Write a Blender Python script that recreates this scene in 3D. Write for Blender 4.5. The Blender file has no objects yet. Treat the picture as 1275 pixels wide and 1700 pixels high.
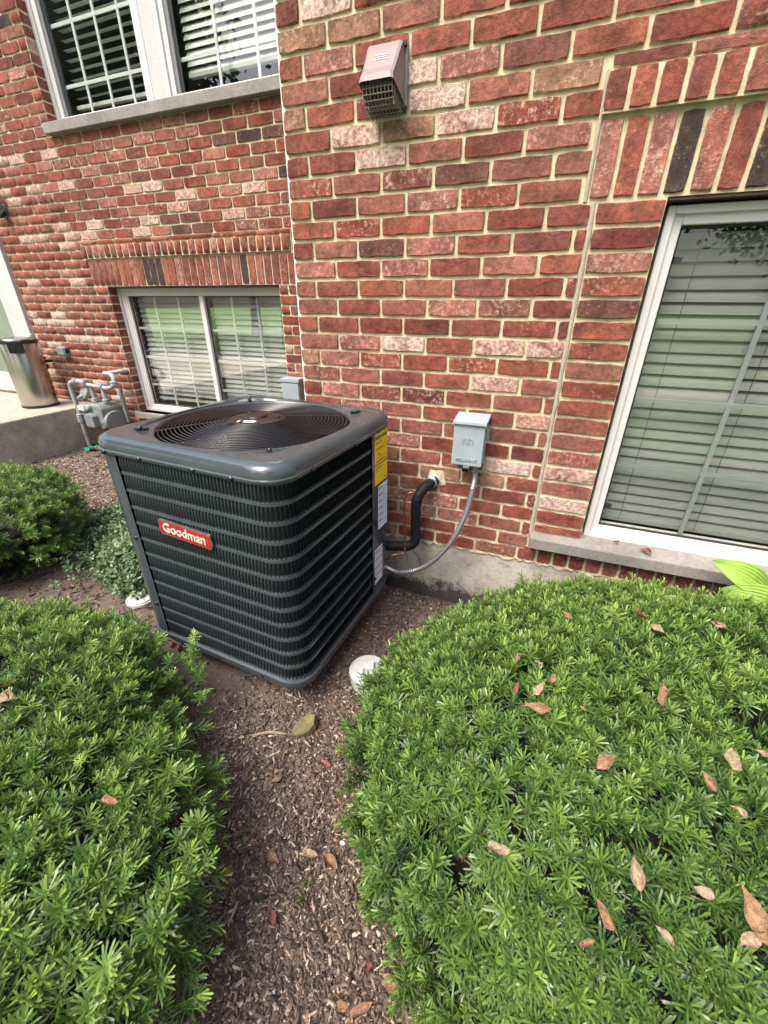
import bpy, math, random
import numpy as np
from mathutils import Matrix, Vector
random.seed(7); RNG = np.random.default_rng(7)
R = math.radians
SC = bpy.context.scene
COL = SC.collection

# ------------------------------------------------------------------ camera
FPX = 676.7                                   # focal length in pixels of a 1275 px wide picture
YAW, PITCH, ROLL = -0.36622, -0.46884, 0.0072
CAM = np.array([1.0747, -1.7237, 1.0560])
def cam_axes():
    f = np.array([math.sin(YAW)*math.cos(PITCH), math.cos(YAW)*math.cos(PITCH), math.sin(PITCH)])
    rt = np.array([math.cos(YAW), -math.sin(YAW), 0.0]); up = np.cross(rt, f)
    return math.cos(ROLL)*rt+math.sin(ROLL)*up, -math.sin(ROLL)*rt+math.cos(ROLL)*up, f
CR, CU, CF = cam_axes()
cd = bpy.data.cameras.new('camera'); cam = bpy.data.objects.new('camera', cd); COL.objects.link(cam)
cd.sensor_fit = 'HORIZONTAL'; cd.sensor_width = 36.0; cd.lens = 36.0*FPX/1275.0
cd.clip_start = 0.02; cd.clip_end = 500
cam.matrix_world = Matrix(((CR[0], CU[0], -CF[0], CAM[0]), (CR[1], CU[1], -CF[1], CAM[1]), (CR[2], CU[2], -CF[2], CAM[2]), (0, 0, 0, 1)))
SC.camera = cam
def project(P):
    d = np.asarray(P, float)-CAM; z = d@CF
    return np.stack([637.5+FPX*(d@CR)/z, 850-FPX*(d@CU)/z, z], -1)
def pixel_ray(x, y):
    d = CF+CR*(x-637.5)/FPX+CU*(850-y)/FPX
    return d/np.linalg.norm(d)

# ------------------------------------------------------------------ sky, sun, exposure
SUN_EL, SUN_AZ = R(58), R(205)                # azimuth measured clockwise from +Y: behind the camera, a little left
w = bpy.data.worlds.new('World'); SC.world = w; w.use_nodes = True
nt = w.node_tree; nt.nodes.clear()
o_ = nt.nodes.new('ShaderNodeOutputWorld'); b_ = nt.nodes.new('ShaderNodeBackground'); s_ = nt.nodes.new('ShaderNodeTexSky')
s_.sky_type = 'NISHITA'; s_.sun_disc = False; s_.sun_elevation = SUN_EL; s_.sun_rotation = SUN_AZ
s_.air_density = 1.0; s_.dust_density = 6.0; s_.ozone_density = 1.0
b_.inputs['Strength'].default_value = 0.13
nt.links.new(s_.outputs[0], b_.inputs[0]); nt.links.new(b_.outputs[0], o_.inputs[0])
ld = bpy.data.lights.new('sun', 'SUN'); ld.energy = 1.45; ld.angle = R(32); ld.color = (1.0, 0.95, 0.88)
sun = bpy.data.objects.new('sun', ld); COL.objects.link(sun)
sdir = Vector((math.sin(SUN_AZ)*math.cos(SUN_EL), math.cos(SUN_AZ)*math.cos(SUN_EL), math.sin(SUN_EL)))
sun.rotation_euler = sdir.to_track_quat('Z', 'Y').to_euler(); sun.location = (0, -6, 12)
SC.view_settings.view_transform = 'Standard'; SC.view_settings.look = 'None'
SC.view_settings.exposure = 1.42; SC.view_settings.gamma = 1.0; SC.view_settings.use_curve_mapping = False
SC.cycles.max_bounces = 8; SC.cycles.transparent_max_bounces = 16

# ------------------------------------------------------------------ materials
class NT:
    def __init__(s, name):
        s.m = bpy.data.materials.new(name); s.m.use_nodes = True; s.t = s.m.node_tree; s.t.nodes.clear()
        s.out = s.n('ShaderNodeOutputMaterial'); s.p = s.n('ShaderNodeBsdfPrincipled'); s.l(s.p.outputs[0], s.out.inputs[0])
    def n(s, t, **k):
        x = s.t.nodes.new(t)
        for a, v in k.items(): setattr(x, a, v)
        return x
    def l(s, a, b): s.t.links.new(a, b)
    def setp(s, **k):
        for a, v in k.items():
            s.p.inputs[a.replace('_', ' ')].default_value = v
    def coord(s, rnd=False):
        tc = s.n('ShaderNodeTexCoord')
        if not rnd: return tc.outputs['Object']
        oi = s.n('ShaderNodeObjectInfo'); mu = s.n('ShaderNodeVectorMath', operation='SCALE'); ad = s.n('ShaderNodeVectorMath', operation='ADD')
        cx = s.n('ShaderNodeCombineXYZ'); s.l(oi.outputs['Random'], cx.inputs[0]); s.l(oi.outputs['Random'], cx.inputs[1]); s.l(oi.outputs['Random'], cx.inputs[2])
        mu.inputs['Scale'].default_value = 37.0; s.l(cx.outputs[0], mu.inputs[0]); s.l(tc.outputs['Object'], ad.inputs[0]); s.l(mu.outputs[0], ad.inputs[1])
        return ad.outputs[0]
    def noise(s, co, scale, detail=4, rough=.6, dist=0):
        x = s.n('ShaderNodeTexNoise'); x.inputs['Scale'].default_value = scale; x.inputs['Detail'].default_value = detail
        x.inputs['Roughness'].default_value = rough; x.inputs['Distortion'].default_value = dist
        if co is not None: s.l(co, x.inputs['Vector'])
        return x.outputs['Fac']
    def ramp(s, fac, stops):
        x = s.n('ShaderNodeValToRGB'); e = x.color_ramp.elements
        while len(e) < len(stops): e.new(0.5)
        for q, (p, c) in zip(e, stops):
            q.position = p; q.color = (*c, 1) if len(c) == 3 else c
        s.l(fac, x.inputs[0]); return x.outputs[0]
    def mix(s, fac, a, b, mode='MIX'):
        x = s.n('ShaderNodeMix', data_type='RGBA', blend_type=mode)
        for i, v in ((0, fac), (6, a), (7, b)):
            if hasattr(v, 'is_linked'): s.l(v, x.inputs[i])
            elif i == 0: x.inputs[0].default_value = v
            else: x.inputs[i].default_value = (*v, 1)
        return x.outputs[2]
    def bump(s, h, strength, dist=0.002):
        x = s.n('ShaderNodeBump'); x.inputs['Strength'].default_value = strength; x.inputs['Distance'].default_value = dist
        s.l(h, x.inputs['Height']); s.l(x.outputs[0], s.p.inputs['Normal']); return x
def G(v): return (v, v, v)

def plain(name, col, rough=.5, metal=0, spec=.5, var=.15, scale=20, bump=0, bscale=None, bdist=.001, rnd=False, rvar=0):
    t = NT(name); co = t.coord(rnd); nz = t.noise(co, scale, 5)
    c2 = tuple(c*(1-var) for c in col); c3 = tuple(min(1, c*(1+var)) for c in col)
    t.l(t.ramp(nz, [(.3, c2), (.7, c3)]), t.p.inputs['Base Color'])
    t.setp(Roughness=rough, Metallic=metal); t.p.inputs['Specular IOR Level'].default_value = spec
    if rvar:
        mr = t.n('ShaderNodeMapRange'); t.l(t.noise(co, scale*3, 3), mr.inputs[0]); mr.inputs[3].default_value = max(0, rough-rvar); mr.inputs[4].default_value = rough+rvar
        t.l(mr.outputs[0], t.p.inputs['Roughness'])
    if bump: t.bump(t.noise(co, bscale or scale*4, 5), bump, bdist)
    return t.m

def brick_mat(name, joined):
    t = NT(name); co = t.coord(not joined)
    if joined:
        a = t.n('ShaderNodeAttribute', attribute_name='bcol'); base = a.outputs['Color']
        al = t.n('ShaderNodeSeparateColor'); a2 = t.n('ShaderNodeAttribute', attribute_name='bpale'); pale = a2.outputs['Fac']
    else:
        oi = t.n('ShaderNodeObjectInfo'); base = oi.outputs['Color']; pale = oi.outputs['Alpha']
    n1 = t.noise(co, 16, 5, .65); n2 = t.noise(co, 70, 4, .7); n3 = t.noise(co, 260, 3, .7); n4 = t.noise(co, 9, 3, .5, .6)
    c = t.mix(1.0, base, t.ramp(n1, [(.28, G(.48)), (.5, G(.98)), (.72, (1.5, 1.42, 1.36))]), 'MULTIPLY')
    # lime bloom: pale speckle, strong on the pale bricks
    f = t.n('ShaderNodeMath', operation='MULTIPLY_ADD'); t.l(pale, f.inputs[0]); f.inputs[1].default_value = 0.55; f.inputs[2].default_value = -0.80
    g = t.n('ShaderNodeMath', operation='ADD'); t.l(f.outputs[0], g.inputs[0]); t.l(n2, g.inputs[1])
    h = t.n('ShaderNodeMath', operation='ADD'); t.l(g.outputs[0], h.inputs[0])
    i4 = t.n('ShaderNodeMath', operation='MULTIPLY'); t.l(n4, i4.inputs[0]); i4.inputs[1].default_value = .35; t.l(i4.outputs[0], h.inputs[1])
    c = t.mix(t.ramp(h.outputs[0], [(.10, G(0)), (.42, G(.85))]), c, (.56, .45, .38))
    eg = t.n('ShaderNodeAttribute', attribute_name='edge'); e1 = t.n('ShaderNodeMath', operation='POWER'); t.l(eg.outputs['Fac'], e1.inputs[0]); e1.inputs[1].default_value = 5.0
    e2 = t.n('ShaderNodeMath', operation='MULTIPLY'); t.l(e1.outputs[0], e2.inputs[0]); t.l(t.ramp(t.noise(co, 22, 4, .7), [(.42, G(0)), (.60, G(.95))]), e2.inputs[1])
    c = t.mix(e2.outputs[0], c, (.52, .44, .33))
    c = t.mix(1.0, c, t.ramp(n2, [(.30, G(.66)), (.68, G(1.28))]), 'MULTIPLY')
    c = t.mix(t.ramp(n3, [(.30, G(.8)), (.43, G(0))]), c, (.035, .022, .02))
    t.l(c, t.p.inputs['Base Color']); t.setp(Roughness=.93); t.p.inputs['Specular IOR Level'].default_value = .25
    vo = t.n('ShaderNodeMath', operation='MULTIPLY_ADD'); t.l(n3, vo.inputs[0]); vo.inputs[1].default_value = .45; t.l(n2, vo.inputs[2])
    t.bump(vo.outputs[0], 1.0, .0036)
    return t.m

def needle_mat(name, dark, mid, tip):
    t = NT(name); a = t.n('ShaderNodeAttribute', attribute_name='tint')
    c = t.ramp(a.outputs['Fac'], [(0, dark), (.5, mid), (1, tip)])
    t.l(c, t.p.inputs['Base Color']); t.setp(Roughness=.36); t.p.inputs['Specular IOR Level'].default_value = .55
    tr = t.n('ShaderNodeBsdfTranslucent'); t.l(c, tr.inputs[0]); mx = t.n('ShaderNodeMixShader'); mx.inputs[0].default_value = .30
    t.l(t.p.outputs[0], mx.inputs[1]); t.l(tr.outputs[0], mx.inputs[2]); t.l(mx.outputs[0], t.out.inputs[0])
    return t.m

def chip_mat(name):
    t = NT(name); a = t.n('ShaderNodeAttribute', attribute_name='tint'); co = t.coord()
    c = t.ramp(a.outputs['Fac'], [(0, (.022, .015, .011)), (.35, (.075, .049, .037)), (.6, (.15, .104, .078)), (.82, (.275, .20, .15)), (1, (.48, .385, .30))])
    c = t.mix(1.0, c, t.ramp(t.noise(co, 300, 3), [(.3, G(.6)), (.7, G(1.25))]), 'MULTIPLY')
    t.l(c, t.p.inputs['Base Color']); t.setp(Roughness=.9); t.bump(t.noise(co, 500, 3), .5, .001)
    return t.m

def soil_mat():
    t = NT('soil'); co = t.coord(); n1 = t.noise(co, 3, 5); n2 = t.noise(co, 90, 5, .7); n3 = t.noise(co, 1.1, 3)
    c = t.ramp(n2, [(.25, (.034, .023, .017)), (.5, (.09, .063, .047)), (.75, (.18, .132, .10))])
    c = t.mix(t.ramp(n1, [(.42, G(0)), (.62, G(.55))]), c, (.155, .115, .09))
    t.l(c, t.p.inputs['Base Color']); t.setp(Roughness=.95); t.bump(n2, .8, .006)
    return t.m

def concrete_mat(name, col, stain=True, low=None):
    t = NT(name); co = t.coord(); n1 = t.noise(co, 5, 5, .6); n2 = t.noise(co, 60, 5, .7); n3 = t.noise(co, 14, 4, .6)
    c = t.ramp(n1, [(.3, tuple(x*.72 for x in col)), (.7, tuple(min(1, x*1.18) for x in col))])
    c = t.mix(1.0, c, t.ramp(n2, [(.25, G(.7)), (.6, G(1.08))]), 'MULTIPLY')
    if stain: c = t.mix(t.ramp(n3, [(.55, G(0)), (.75, G(.5))]), c, tuple(x*.55 for x in col))
    if low is not None:                        # soil splash and algae near the ground line, ragged upper edge
        sp = t.n('ShaderNodeSeparateXYZ'); t.l(co, sp.inputs[0])
        mr = t.n('ShaderNodeMapRange'); t.l(sp.outputs[2], mr.inputs[0]); mr.inputs[1].default_value = low[0]; mr.inputs[2].default_value = low[1]; mr.inputs[3].default_value = .9; mr.inputs[4].default_value = -.35
        ad = t.n('ShaderNodeMath', operation='ADD'); t.l(mr.outputs[0], ad.inputs[0])
        hx = t.n('ShaderNodeMath', operation='MULTIPLY_ADD'); t.l(n3, hx.inputs[0]); hx.inputs[1].default_value = 1.6; hx.inputs[2].default_value = -.8
        t.l(hx.outputs[0], ad.inputs[1])
        gn = t.n('ShaderNodeMath', operation='MULTIPLY_ADD'); t.l(n2, gn.inputs[0]); gn.inputs[1].default_value = 1.4; t.l(ad.outputs[0], gn.inputs[2])
        c = t.mix(t.ramp(gn.outputs[0], [(.55, G(0)), (1.0, G(.92))]), c, (.018, .018, .016))
    t.l(c, t.p.inputs['Base Color']); t.setp(Roughness=.9); t.bump(n2, .5, .003)
    return t.m

def glass_mat(name, tint=(1, 1, 1), k=1.2, add=.075):
    t = NT(name); t.t.nodes.remove(t.p)
    tr = t.n('ShaderNodeBsdfTransparent'); tr.inputs[0].default_value = (*tint, 1)
    gl = t.n('ShaderNodeBsdfGlossy'); gl.inputs['Roughness'].default_value = .004; gl.inputs[0].default_value = (1, 1, 1, 1)
    fr = t.n('ShaderNodeFresnel'); fr.inputs[0].default_value = 1.75
    co = t.coord(); bp = t.n('ShaderNodeBump'); bp.inputs['Strength'].default_value = .03; bp.inputs['Distance'].default_value = .003
    t.l(t.noise(co, 4, 2), bp.inputs['Height']); t.l(bp.outputs[0], gl.inputs['Normal'])
    ge = t.n('ShaderNodeNewGeometry'); iv = t.n('ShaderNodeMath', operation='SUBTRACT'); iv.inputs[0].default_value = 1.0; t.l(ge.outputs['Backfacing'], iv.inputs[1])
    sc = t.n('ShaderNodeMath', operation='MULTIPLY_ADD'); t.l(fr.outputs[0], sc.inputs[0]); sc.inputs[1].default_value = k; sc.inputs[2].default_value = add
    s2 = t.n('ShaderNodeMath', operation='MULTIPLY'); t.l(sc.outputs[0], s2.inputs[0]); t.l(iv.outputs[0], s2.inputs[1])
    mx = t.n('ShaderNodeMixShader'); t.l(s2.outputs[0], mx.inputs[0]); t.l(tr.outputs[0], mx.inputs[1]); t.l(gl.outputs[0], mx.inputs[2])
    t.l(mx.outputs[0], t.out.inputs[0]); return t.m

M = dict(
    brick=brick_mat('brick', False), brick_joined=brick_mat('brick_joined', True),
    mortar=plain('mortar', (.55, .465, .315), .95, var=.25, scale=25, bump=.8, bscale=300, bdist=.002),
    caulk=plain('caulk', (.36, .31, .25), .8, var=.18, scale=30, bump=.3),
    white_strip=plain('white_strip', (.68, .67, .65), .6, var=.06),
    dead=plain('dead_needles', (.13, .06, .03), .8, var=.4, scale=40),
    concrete=concrete_mat('foundation_concrete', (.40, .375, .32), True, (-.35, -.19)),
    porch=concrete_mat('porch_concrete', (.40, .365, .29), True),
    limestone=concrete_mat('limestone', (.235, .22, .195), True),
    trim=plain('trim_paint', (.50, .49, .48), .6, var=.06, scale=5),
    vinyl=plain('white_vinyl', (.57, .56, .54), .38, var=.05, scale=6, rvar=.05),
    stucco=plain('stucco', (.50, .49, .49), .9, var=.08, scale=120, bump=1.0, bscale=140, bdist=.006),
    gasket=plain('gasket', (.02, .02, .02), .6),
    screen=plain('screen_track', (.16, .16, .17), .5),
    slat_dimmed=plain('dimmed_blind_slat', (.23, .245, .22), .5, var=.06, scale=5),  # right-window slats: dimming through the glass put into the colour
    grille_dimmed=plain('dimmed_grille_bar', (.27, .30, .29), .45, var=.05),  # right-window bars: the same dimming put into their colour
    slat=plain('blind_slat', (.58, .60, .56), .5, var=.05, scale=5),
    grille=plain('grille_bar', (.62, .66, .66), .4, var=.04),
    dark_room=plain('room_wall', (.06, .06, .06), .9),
    lintel=plain('rusty_lintel', (.06, .035, .025), .85, var=.4, scale=30),
    glass=glass_mat('window_glass', (.93, .94, .92), .9, .03), glass_mirror=glass_mat('coated_window_glass', (.93, .94, .92), 1.6, .16),
    soil=soil_mat(), chip=chip_mat('bark_chips'),
    needle=needle_mat('yew_needles', (.020, .054, .016), (.130, .248, .048), (.36, .52, .12)),
    needle_far=needle_mat('yew_needles_far', (.022, .058, .016), (.138, .258, .050), (.36, .52, .125)),
    cover=needle_mat('groundcover_leaves', (.035, .085, .035), (.10, .185, .080), (.32, .40, .22)),
    tree_leaf=needle_mat('tree_leaves', (.03, .07, .015), (.07, .14, .03), (.13, .22, .05)),
    twig=plain('twigs', (.022, .019, .011), .95, var=.5, scale=60, bump=1, bscale=90, bdist=.02),
    bark=plain('tree_bark', (.10, .075, .055), .95, var=.4, scale=12, bump=1, bscale=25, bdist=.02),
    lawn=plain('lawn_grass', (.11, .22, .035), .9, var=.45, scale=4, bump=1, bscale=60, bdist=.03),
    path=plain('path_concrete', (.48, .42, .34), .9, var=.12),
    shell=plain('grey_enamel', (.056, .068, .072), .16, 0, .7, var=.06, scale=5, rvar=.04),
    band=plain('band_enamel', (.048, .061, .067), .3, 0, .5, var=.15, scale=20),
    louver=plain('louver_enamel', (.042, .054, .059), .33, 0, .5, var=.12, scale=20),
    coil=plain('coil_fins', (.012, .013, .014), .7, 0, .3, var=.3, scale=400),
    black=plain('black_plastic', (.012, .012, .013), .35, var=.2),
    wire=plain('guard_wire', (.014, .014, .015), .25, 0, .6),
    blade=plain('fan_blade', (.16, .17, .21), .22, .85, .5),
    motor=plain('motor_cap', (.020, .013, .010), .4, 0, .5, var=.3, scale=30),
    foam=plain('pipe_foam', (.009, .009, .010), .6, 0, .22, var=.25, scale=60, bump=.2),
    copper=plain('copper', (.42, .16, .09), .35, .9, .5, var=.25, scale=40),
    steel=plain('conduit_steel', (.36, .37, .38), .42, .75, .5, var=.15, scale=80),
    boxgrey=plain('box_paint', (.29, .34, .375), .48, 0, .4, var=.10, scale=9, bump=.05, rvar=.08),
    metergrey=plain('meter_paint', (.19, .215, .21), .5, 0, .4, var=.14, scale=14),
    pipegrey=plain('pipe_paint', (.31, .32, .325), .5, 0, .4, var=.12, scale=14),
    red=plain('badge_red', (.36, .018, .022), .22, 0, .6, var=.08),
    chrome=plain('badge_rim', (.62, .54, .53), .2, .9),
    cream=plain('badge_letters', (.74, .66, .58), .3, .2),
    yellow=plain('label_yellow', (.86, .55, .012), .5, var=.04),
    white=plain('label_white', (.74, .75, .80), .5, var=.04),
    ink=plain('ink', (.02, .02, .02), .7), rust_ink=plain('label_red_brown', (.30, .07, .03), .6),
    pale_ink=plain('pale_ink', (.42, .44, .52), .7),
    pvc=plain('pvc', (.44, .45, .46), .42, var=.09, scale=60, bump=.1, bscale=200),
    hood=plain('hood_plastic', (.225, .178, .172), .5, var=.06, scale=10),
    hood_dark=plain('hood_cage', (.19, .165, .12), .6),
    stainless=plain('stainless', (.50, .47, .44), .27, 1.0, .5, var=.06, scale=3),
    leaf=plain('dry_leaf', (.28, .165, .09), .8, var=.55, scale=4, rnd=True, bump=.6, bscale=14, bdist=.02),
    leaf_red=plain('dry_red_leaf', (.17, .07, .05), .8, var=.5, scale=5, rnd=True),
    leaf_pale=plain('dry_pale_leaf', (.36, .26, .17), .8, var=.55, scale=4, rnd=True, bump=.6, bscale=14, bdist=.02),
    moss=plain('mossy_stone', (.13, .115, .05), .9, var=.4, scale=30, bump=.8, bscale=50, bdist=.004),
    wood=plain('weathered_wood', (.30, .23, .16), .9, var=.35, scale=50),
    green_plastic=plain('green_plastic', (.01, .22, .14), .5),
    clear_plastic=plain('clear_bag', (.62, .58, .55), .3, var=.2),
    doorglass=plain('door_panel', (.20, .25, .19), .35, var=.12, scale=4),
    redbrick_foot=plain('clay_foot', (.20, .08, .055), .9, var=.3, scale=40, bump=.4),
)
def enamel_mat():
    t = NT('grey_enamel'); co = t.coord(); n1 = t.noise(co, 7, 5, .65); n3 = t.noise(co, 9, 4, .6, 1.0)
    c = t.mix(t.ramp(n1, [(.35, G(.0)), (.75, G(.16))]), (.042, .056, .064), (.14, .155, .17))
    t.l(c, t.p.inputs['Base Color']); t.l(t.ramp(n3, [(.3, G(.10)), (.7, G(.19))]), t.p.inputs['Roughness']); t.p.inputs['Specular IOR Level'].default_value = .7; return t.m
M['shell'] = enamel_mat()
def hosta_mat():
    t = NT('hosta_leaf'); a = t.n('ShaderNodeAttribute', attribute_name='vein'); co = t.coord()
    c = t.ramp(a.outputs['Fac'], [(.0, (.12, .25, .03)), (.45, (.20, .34, .045)), (1, (.25, .38, .055))])
    c = t.mix(1.0, c, t.ramp(t.noise(co, 18, 4), [(.3, G(.75)), (.7, G(1.15))]), 'MULTIPLY')
    t.l(c, t.p.inputs['Base Color']); t.setp(Roughness=.42); return t.m
M['hosta'] = hosta_mat()

# ------------------------------------------------------------------ mesh helpers
def link(name, me, mat=None, parent=None, kind=None):
    o = bpy.data.objects.new(name, me); COL.objects.link(o)
    if mat is not None and me is not None and not me.materials: me.materials.append(mat)
    if parent is not None: o.parent = parent
    if kind: o['kind'] = kind
    return o
def thing(name, label, cat, loc=(0, 0, 0), rz=0, group=None):
    o = bpy.data.objects.new(name, None); COL.objects.link(o); o.location = loc; o.rotation_euler = (0, 0, rz); o.empty_display_size = .1
    return tag(o, label, cat, group)
def tag(o, label, cat, group=None):
    o['label'] = label; o['category'] = cat
    if group: o['group'] = group
    return o
class MB:
    def __init__(s): s.v = []; s.f = []
    def add(s, vs, fs):
        k = len(s.v); s.v += [tuple(map(float, p)) for p in vs]; s.f += [tuple(i+k for i in f) for f in fs]; return s
    def box(s, x0, x1, y0, y1, z0, z1, mat=None):
        vs = [(x, y, z) for z in (z0, z1) for y in (y0, y1) for x in (x0, x1)]
        if mat is not None: vs = [mat @ Vector(p) for p in vs]
        return s.add(vs, [(0, 2, 3, 1), (4, 5, 7, 6), (0, 1, 5, 4), (2, 6, 7, 3), (0, 4, 6, 2), (1, 3, 7, 5)])
    def tube(s, pts, r, n=10, cap=True):
        pts = [np.array(p, float) for p in pts]; rs = r if hasattr(r, '__len__') else [r]*len(pts)
        T = [pts[min(i+1, len(pts)-1)]-pts[max(i-1, 0)] for i in range(len(pts))]; T = [t/np.linalg.norm(t) for t in T]
        a = np.array([0, 0, 1.0]) if abs(T[0][2]) < .9 else np.array([1.0, 0, 0]); u = np.cross(T[0], a); u /= np.linalg.norm(u); vs = []
        for p, t, q in zip(pts, T, rs):
            u = u-t*(u@t); u /= np.linalg.norm(u); v = np.cross(t, u)
            vs += [p+q*(math.cos(2*math.pi*k/n)*u+math.sin(2*math.pi*k/n)*v) for k in range(n)]
        fs = [(i*n+k, i*n+(k+1) % n, (i+1)*n+(k+1) % n, (i+1)*n+k) for i in range(len(pts)-1) for k in range(n)]
        if cap: fs += [tuple(range(n-1, -1, -1)), tuple((len(pts)-1)*n+k for k in range(n))]
        return s.add(vs, fs)
    def lathe(s, prof, n=24, mat=None):
        vs = [(r*math.cos(2*math.pi*k/n), r*math.sin(2*math.pi*k/n), z) for r, z in prof for k in range(n)]
        if mat is not None: vs = [mat @ Vector(p) for p in vs]
        fs = [(i*n+k, i*n+(k+1) % n, (i+1)*n+(k+1) % n, (i+1)*n+k) for i in range(len(prof)-1) for k in range(n)]
        fs += [tuple(range(n-1, -1, -1)), tuple((len(prof)-1)*n+k for k in range(n))]
        return s.add(vs, fs)
    def prism(s, poly, y0, y1):
        n = len(poly); vs = [(x, y0, z) for x, z in poly]+[(x, y1, z) for x, z in poly]
        return s.add(vs, [tuple(range(n)), tuple(range(2*n-1, n-1, -1))]+[(i, n+i, n+(i+1) % n, (i+1) % n) for i in range(n)])
    def build(s, name, mat, parent=None, smooth=False, kind=None, bevel=0):
        me = bpy.data.meshes.new(name); me.from_pydata(s.v, [], s.f); me.update()
        if smooth:
            me.polygons.foreach_set('use_smooth', [True]*len(me.polygons)); me.set_sharp_from_angle(angle=R(40))
        o = link(name, me, M[mat] if isinstance(mat, str) else mat, parent, kind)
        if bevel:
            b = o.modifiers.new('bevel', 'BEVEL'); b.width = bevel; b.segments = 2; b.limit_method = 'ANGLE'; b.angle_limit = R(30)
        return o
def tri_mesh(name, V, F, attrs, mat, parent=None, kind='stuff'):
    me = bpy.data.meshes.new(name); me.vertices.add(len(V)); me.vertices.foreach_set('co', V.astype(np.float32).ravel())
    nf, k = F.shape; me.loops.add(nf*k); me.loops.foreach_set('vertex_index', F.astype(np.int32).ravel())
    me.polygons.add(nf); me.polygons.foreach_set('loop_start', np.arange(0, nf*k, k, dtype=np.int32)); me.polygons.foreach_set('loop_total', np.full(nf, k, dtype=np.int32))
    for nme, arr in attrs.items():
        if arr.ndim == 1:
            a = me.attributes.new(nme, 'FLOAT', 'POINT'); a.data.foreach_set('value', arr.astype(np.float32))
        else:
            a = me.attributes.new(nme, 'FLOAT_COLOR', 'POINT'); a.data.foreach_set('color', arr.astype(np.float32).ravel())
    me.update(calc_edges=True); me.validate()
    return link(name, me, M[mat], parent, kind)
def spline(pts, n=8):
    P = [np.array(p, float) for p in pts]; P = [2*P[0]-P[1]]+P+[2*P[-1]-P[-2]]; out = []
    for i in range(1, len(P)-2):
        a, b, c, d = P[i-1:i+3]
        for k in range(n):
            t = k/n; out.append(.5*((2*b)+(c-a)*t+(2*a-5*b+4*c-d)*t*t+(3*b-a-3*c+d)*t**3))
    out.append(P[-2]); return out
def text_part(name, body, size, mat, parent, M4, extrude=.0006, sx=1.0, bold=0.0):
    cu = bpy.data.curves.new('t', 'FONT'); cu.body = body; cu.size = size; cu.align_x = 'CENTER'; cu.align_y = 'CENTER'; cu.extrude = extrude; cu.offset = bold; cu.resolution_u = 3
    t = bpy.data.objects.new('t', cu); COL.objects.link(t); dg = bpy.context.evaluated_depsgraph_get()
    me = bpy.data.meshes.new_from_object(t.evaluated_get(dg)); bpy.data.objects.remove(t); me.transform(M4 @ Matrix.Diagonal((sx, 1, 1, 1)))
    me.name = name; me.materials.clear(); return link(name, me, M[mat], parent)

# ------------------------------------------------------------------ bricks
C = 0.06773
def brick_template(L, H, D, seed):
    r = random.Random(seed); j = lambda a: r.uniform(-a, a)
    hx, hz = L/2, H/2; per = []
    nxp, nzp = (5, 2) if L >= H else (2, 5)
    for i in range(nxp): per.append((-hx+L*i/nxp, -hz))
    for i in range(nzp): per.append((hx, -hz+H*i/nzp))
    for i in range(nxp): per.append((hx-L*i/nxp, hz))
    for i in range(nzp): per.append((-hx, hz-H*i/nzp))
    n = len(per); vs = []
    for x, z in per: vs.append((x, D, z))
    mid = []
    for x, z in per:
        corner = abs(abs(x)-hx) < 1e-6 and abs(abs(z)-hz) < 1e-6; k = r.uniform(.0005, .0034) if corner else r.uniform(-.0008, .0008)
        mid.append((x-math.copysign(k, x) if abs(abs(x)-hx) < 1e-6 else x+j(.004), z-math.copysign(k, z) if abs(abs(z)-hz) < 1e-6 else z+j(.003)))
    mid = [(x+j(.0011), z+j(.0011)) for x, z in mid]
    for x, z in mid: vs.append((x, .0030+j(.0014), z))
    for x, z in mid:
        e = r.uniform(.0006, .0030); vs.append((x-math.copysign(min(abs(x), e), x), j(.0010), z-math.copysign(min(abs(z), e), z)))
    vs.append((j(.02), j(.0009), j(.008)))
    fs = []
    for k in range(2):
        for i in range(n):
            a, b = k*n+i, k*n+(i+1) % n; fs.append((a, b, b+n, a+n))
    for i in range(n): fs.append((2*n+i, 2*n+(i+1) % n, 3*n))
    return np.array(vs), fs
def edge_of(nv):
    n = (nv-1)//3; return np.concatenate([np.full(n, 1.0), np.full(n, 1.0), np.full(n, .55), [0.0]])
def set_edge(me):
    a = me.attributes.new('edge', 'FLOAT', 'POINT'); a.data.foreach_set('value', edge_of(len(me.vertices)).astype(np.float32))
class BrickBank:
    def __init__(s): s.c = {}
    def get(s, L, H, axis):
        key = (round(L*200), round(H*200), axis, random.randrange(4))
        if key not in s.c:
            v, f = brick_template(key[0]/200., key[1]/200., .03, hash(key[:2])+key[3]); s.c[key] = (v, f, None)
        return key
BANK = BrickBank()
RED = [(.245, .080, .055), (.22, .069, .048), (.262, .095, .066), (.195, .061, .045), (.24, .090, .067), (.27, .112, .081), (.22, .085, .066), (.165, .054, .042), (.24, .078, .050), (.205, .058, .040)]
def brick_colour(kind, rnd):
    if kind == 'pale': return (.33, .165, .13), rnd.uniform(.58, .85)
    if kind == 'pink': return (.28, .115, .09), rnd.uniform(.3, .5)
    if kind == 'dark': return (.050, .033, .029), 0.2
    if kind == 'dim': return (.12, .052, .042), .2
    if kind == 'tan': return (.27, .145, .095), .25
    c = rnd.choice(RED); k = rnd.uniform(.74, 1.10); return tuple(x*k for x in c), rnd.choice((0, 0, 0, .1, .2, .35))
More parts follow.
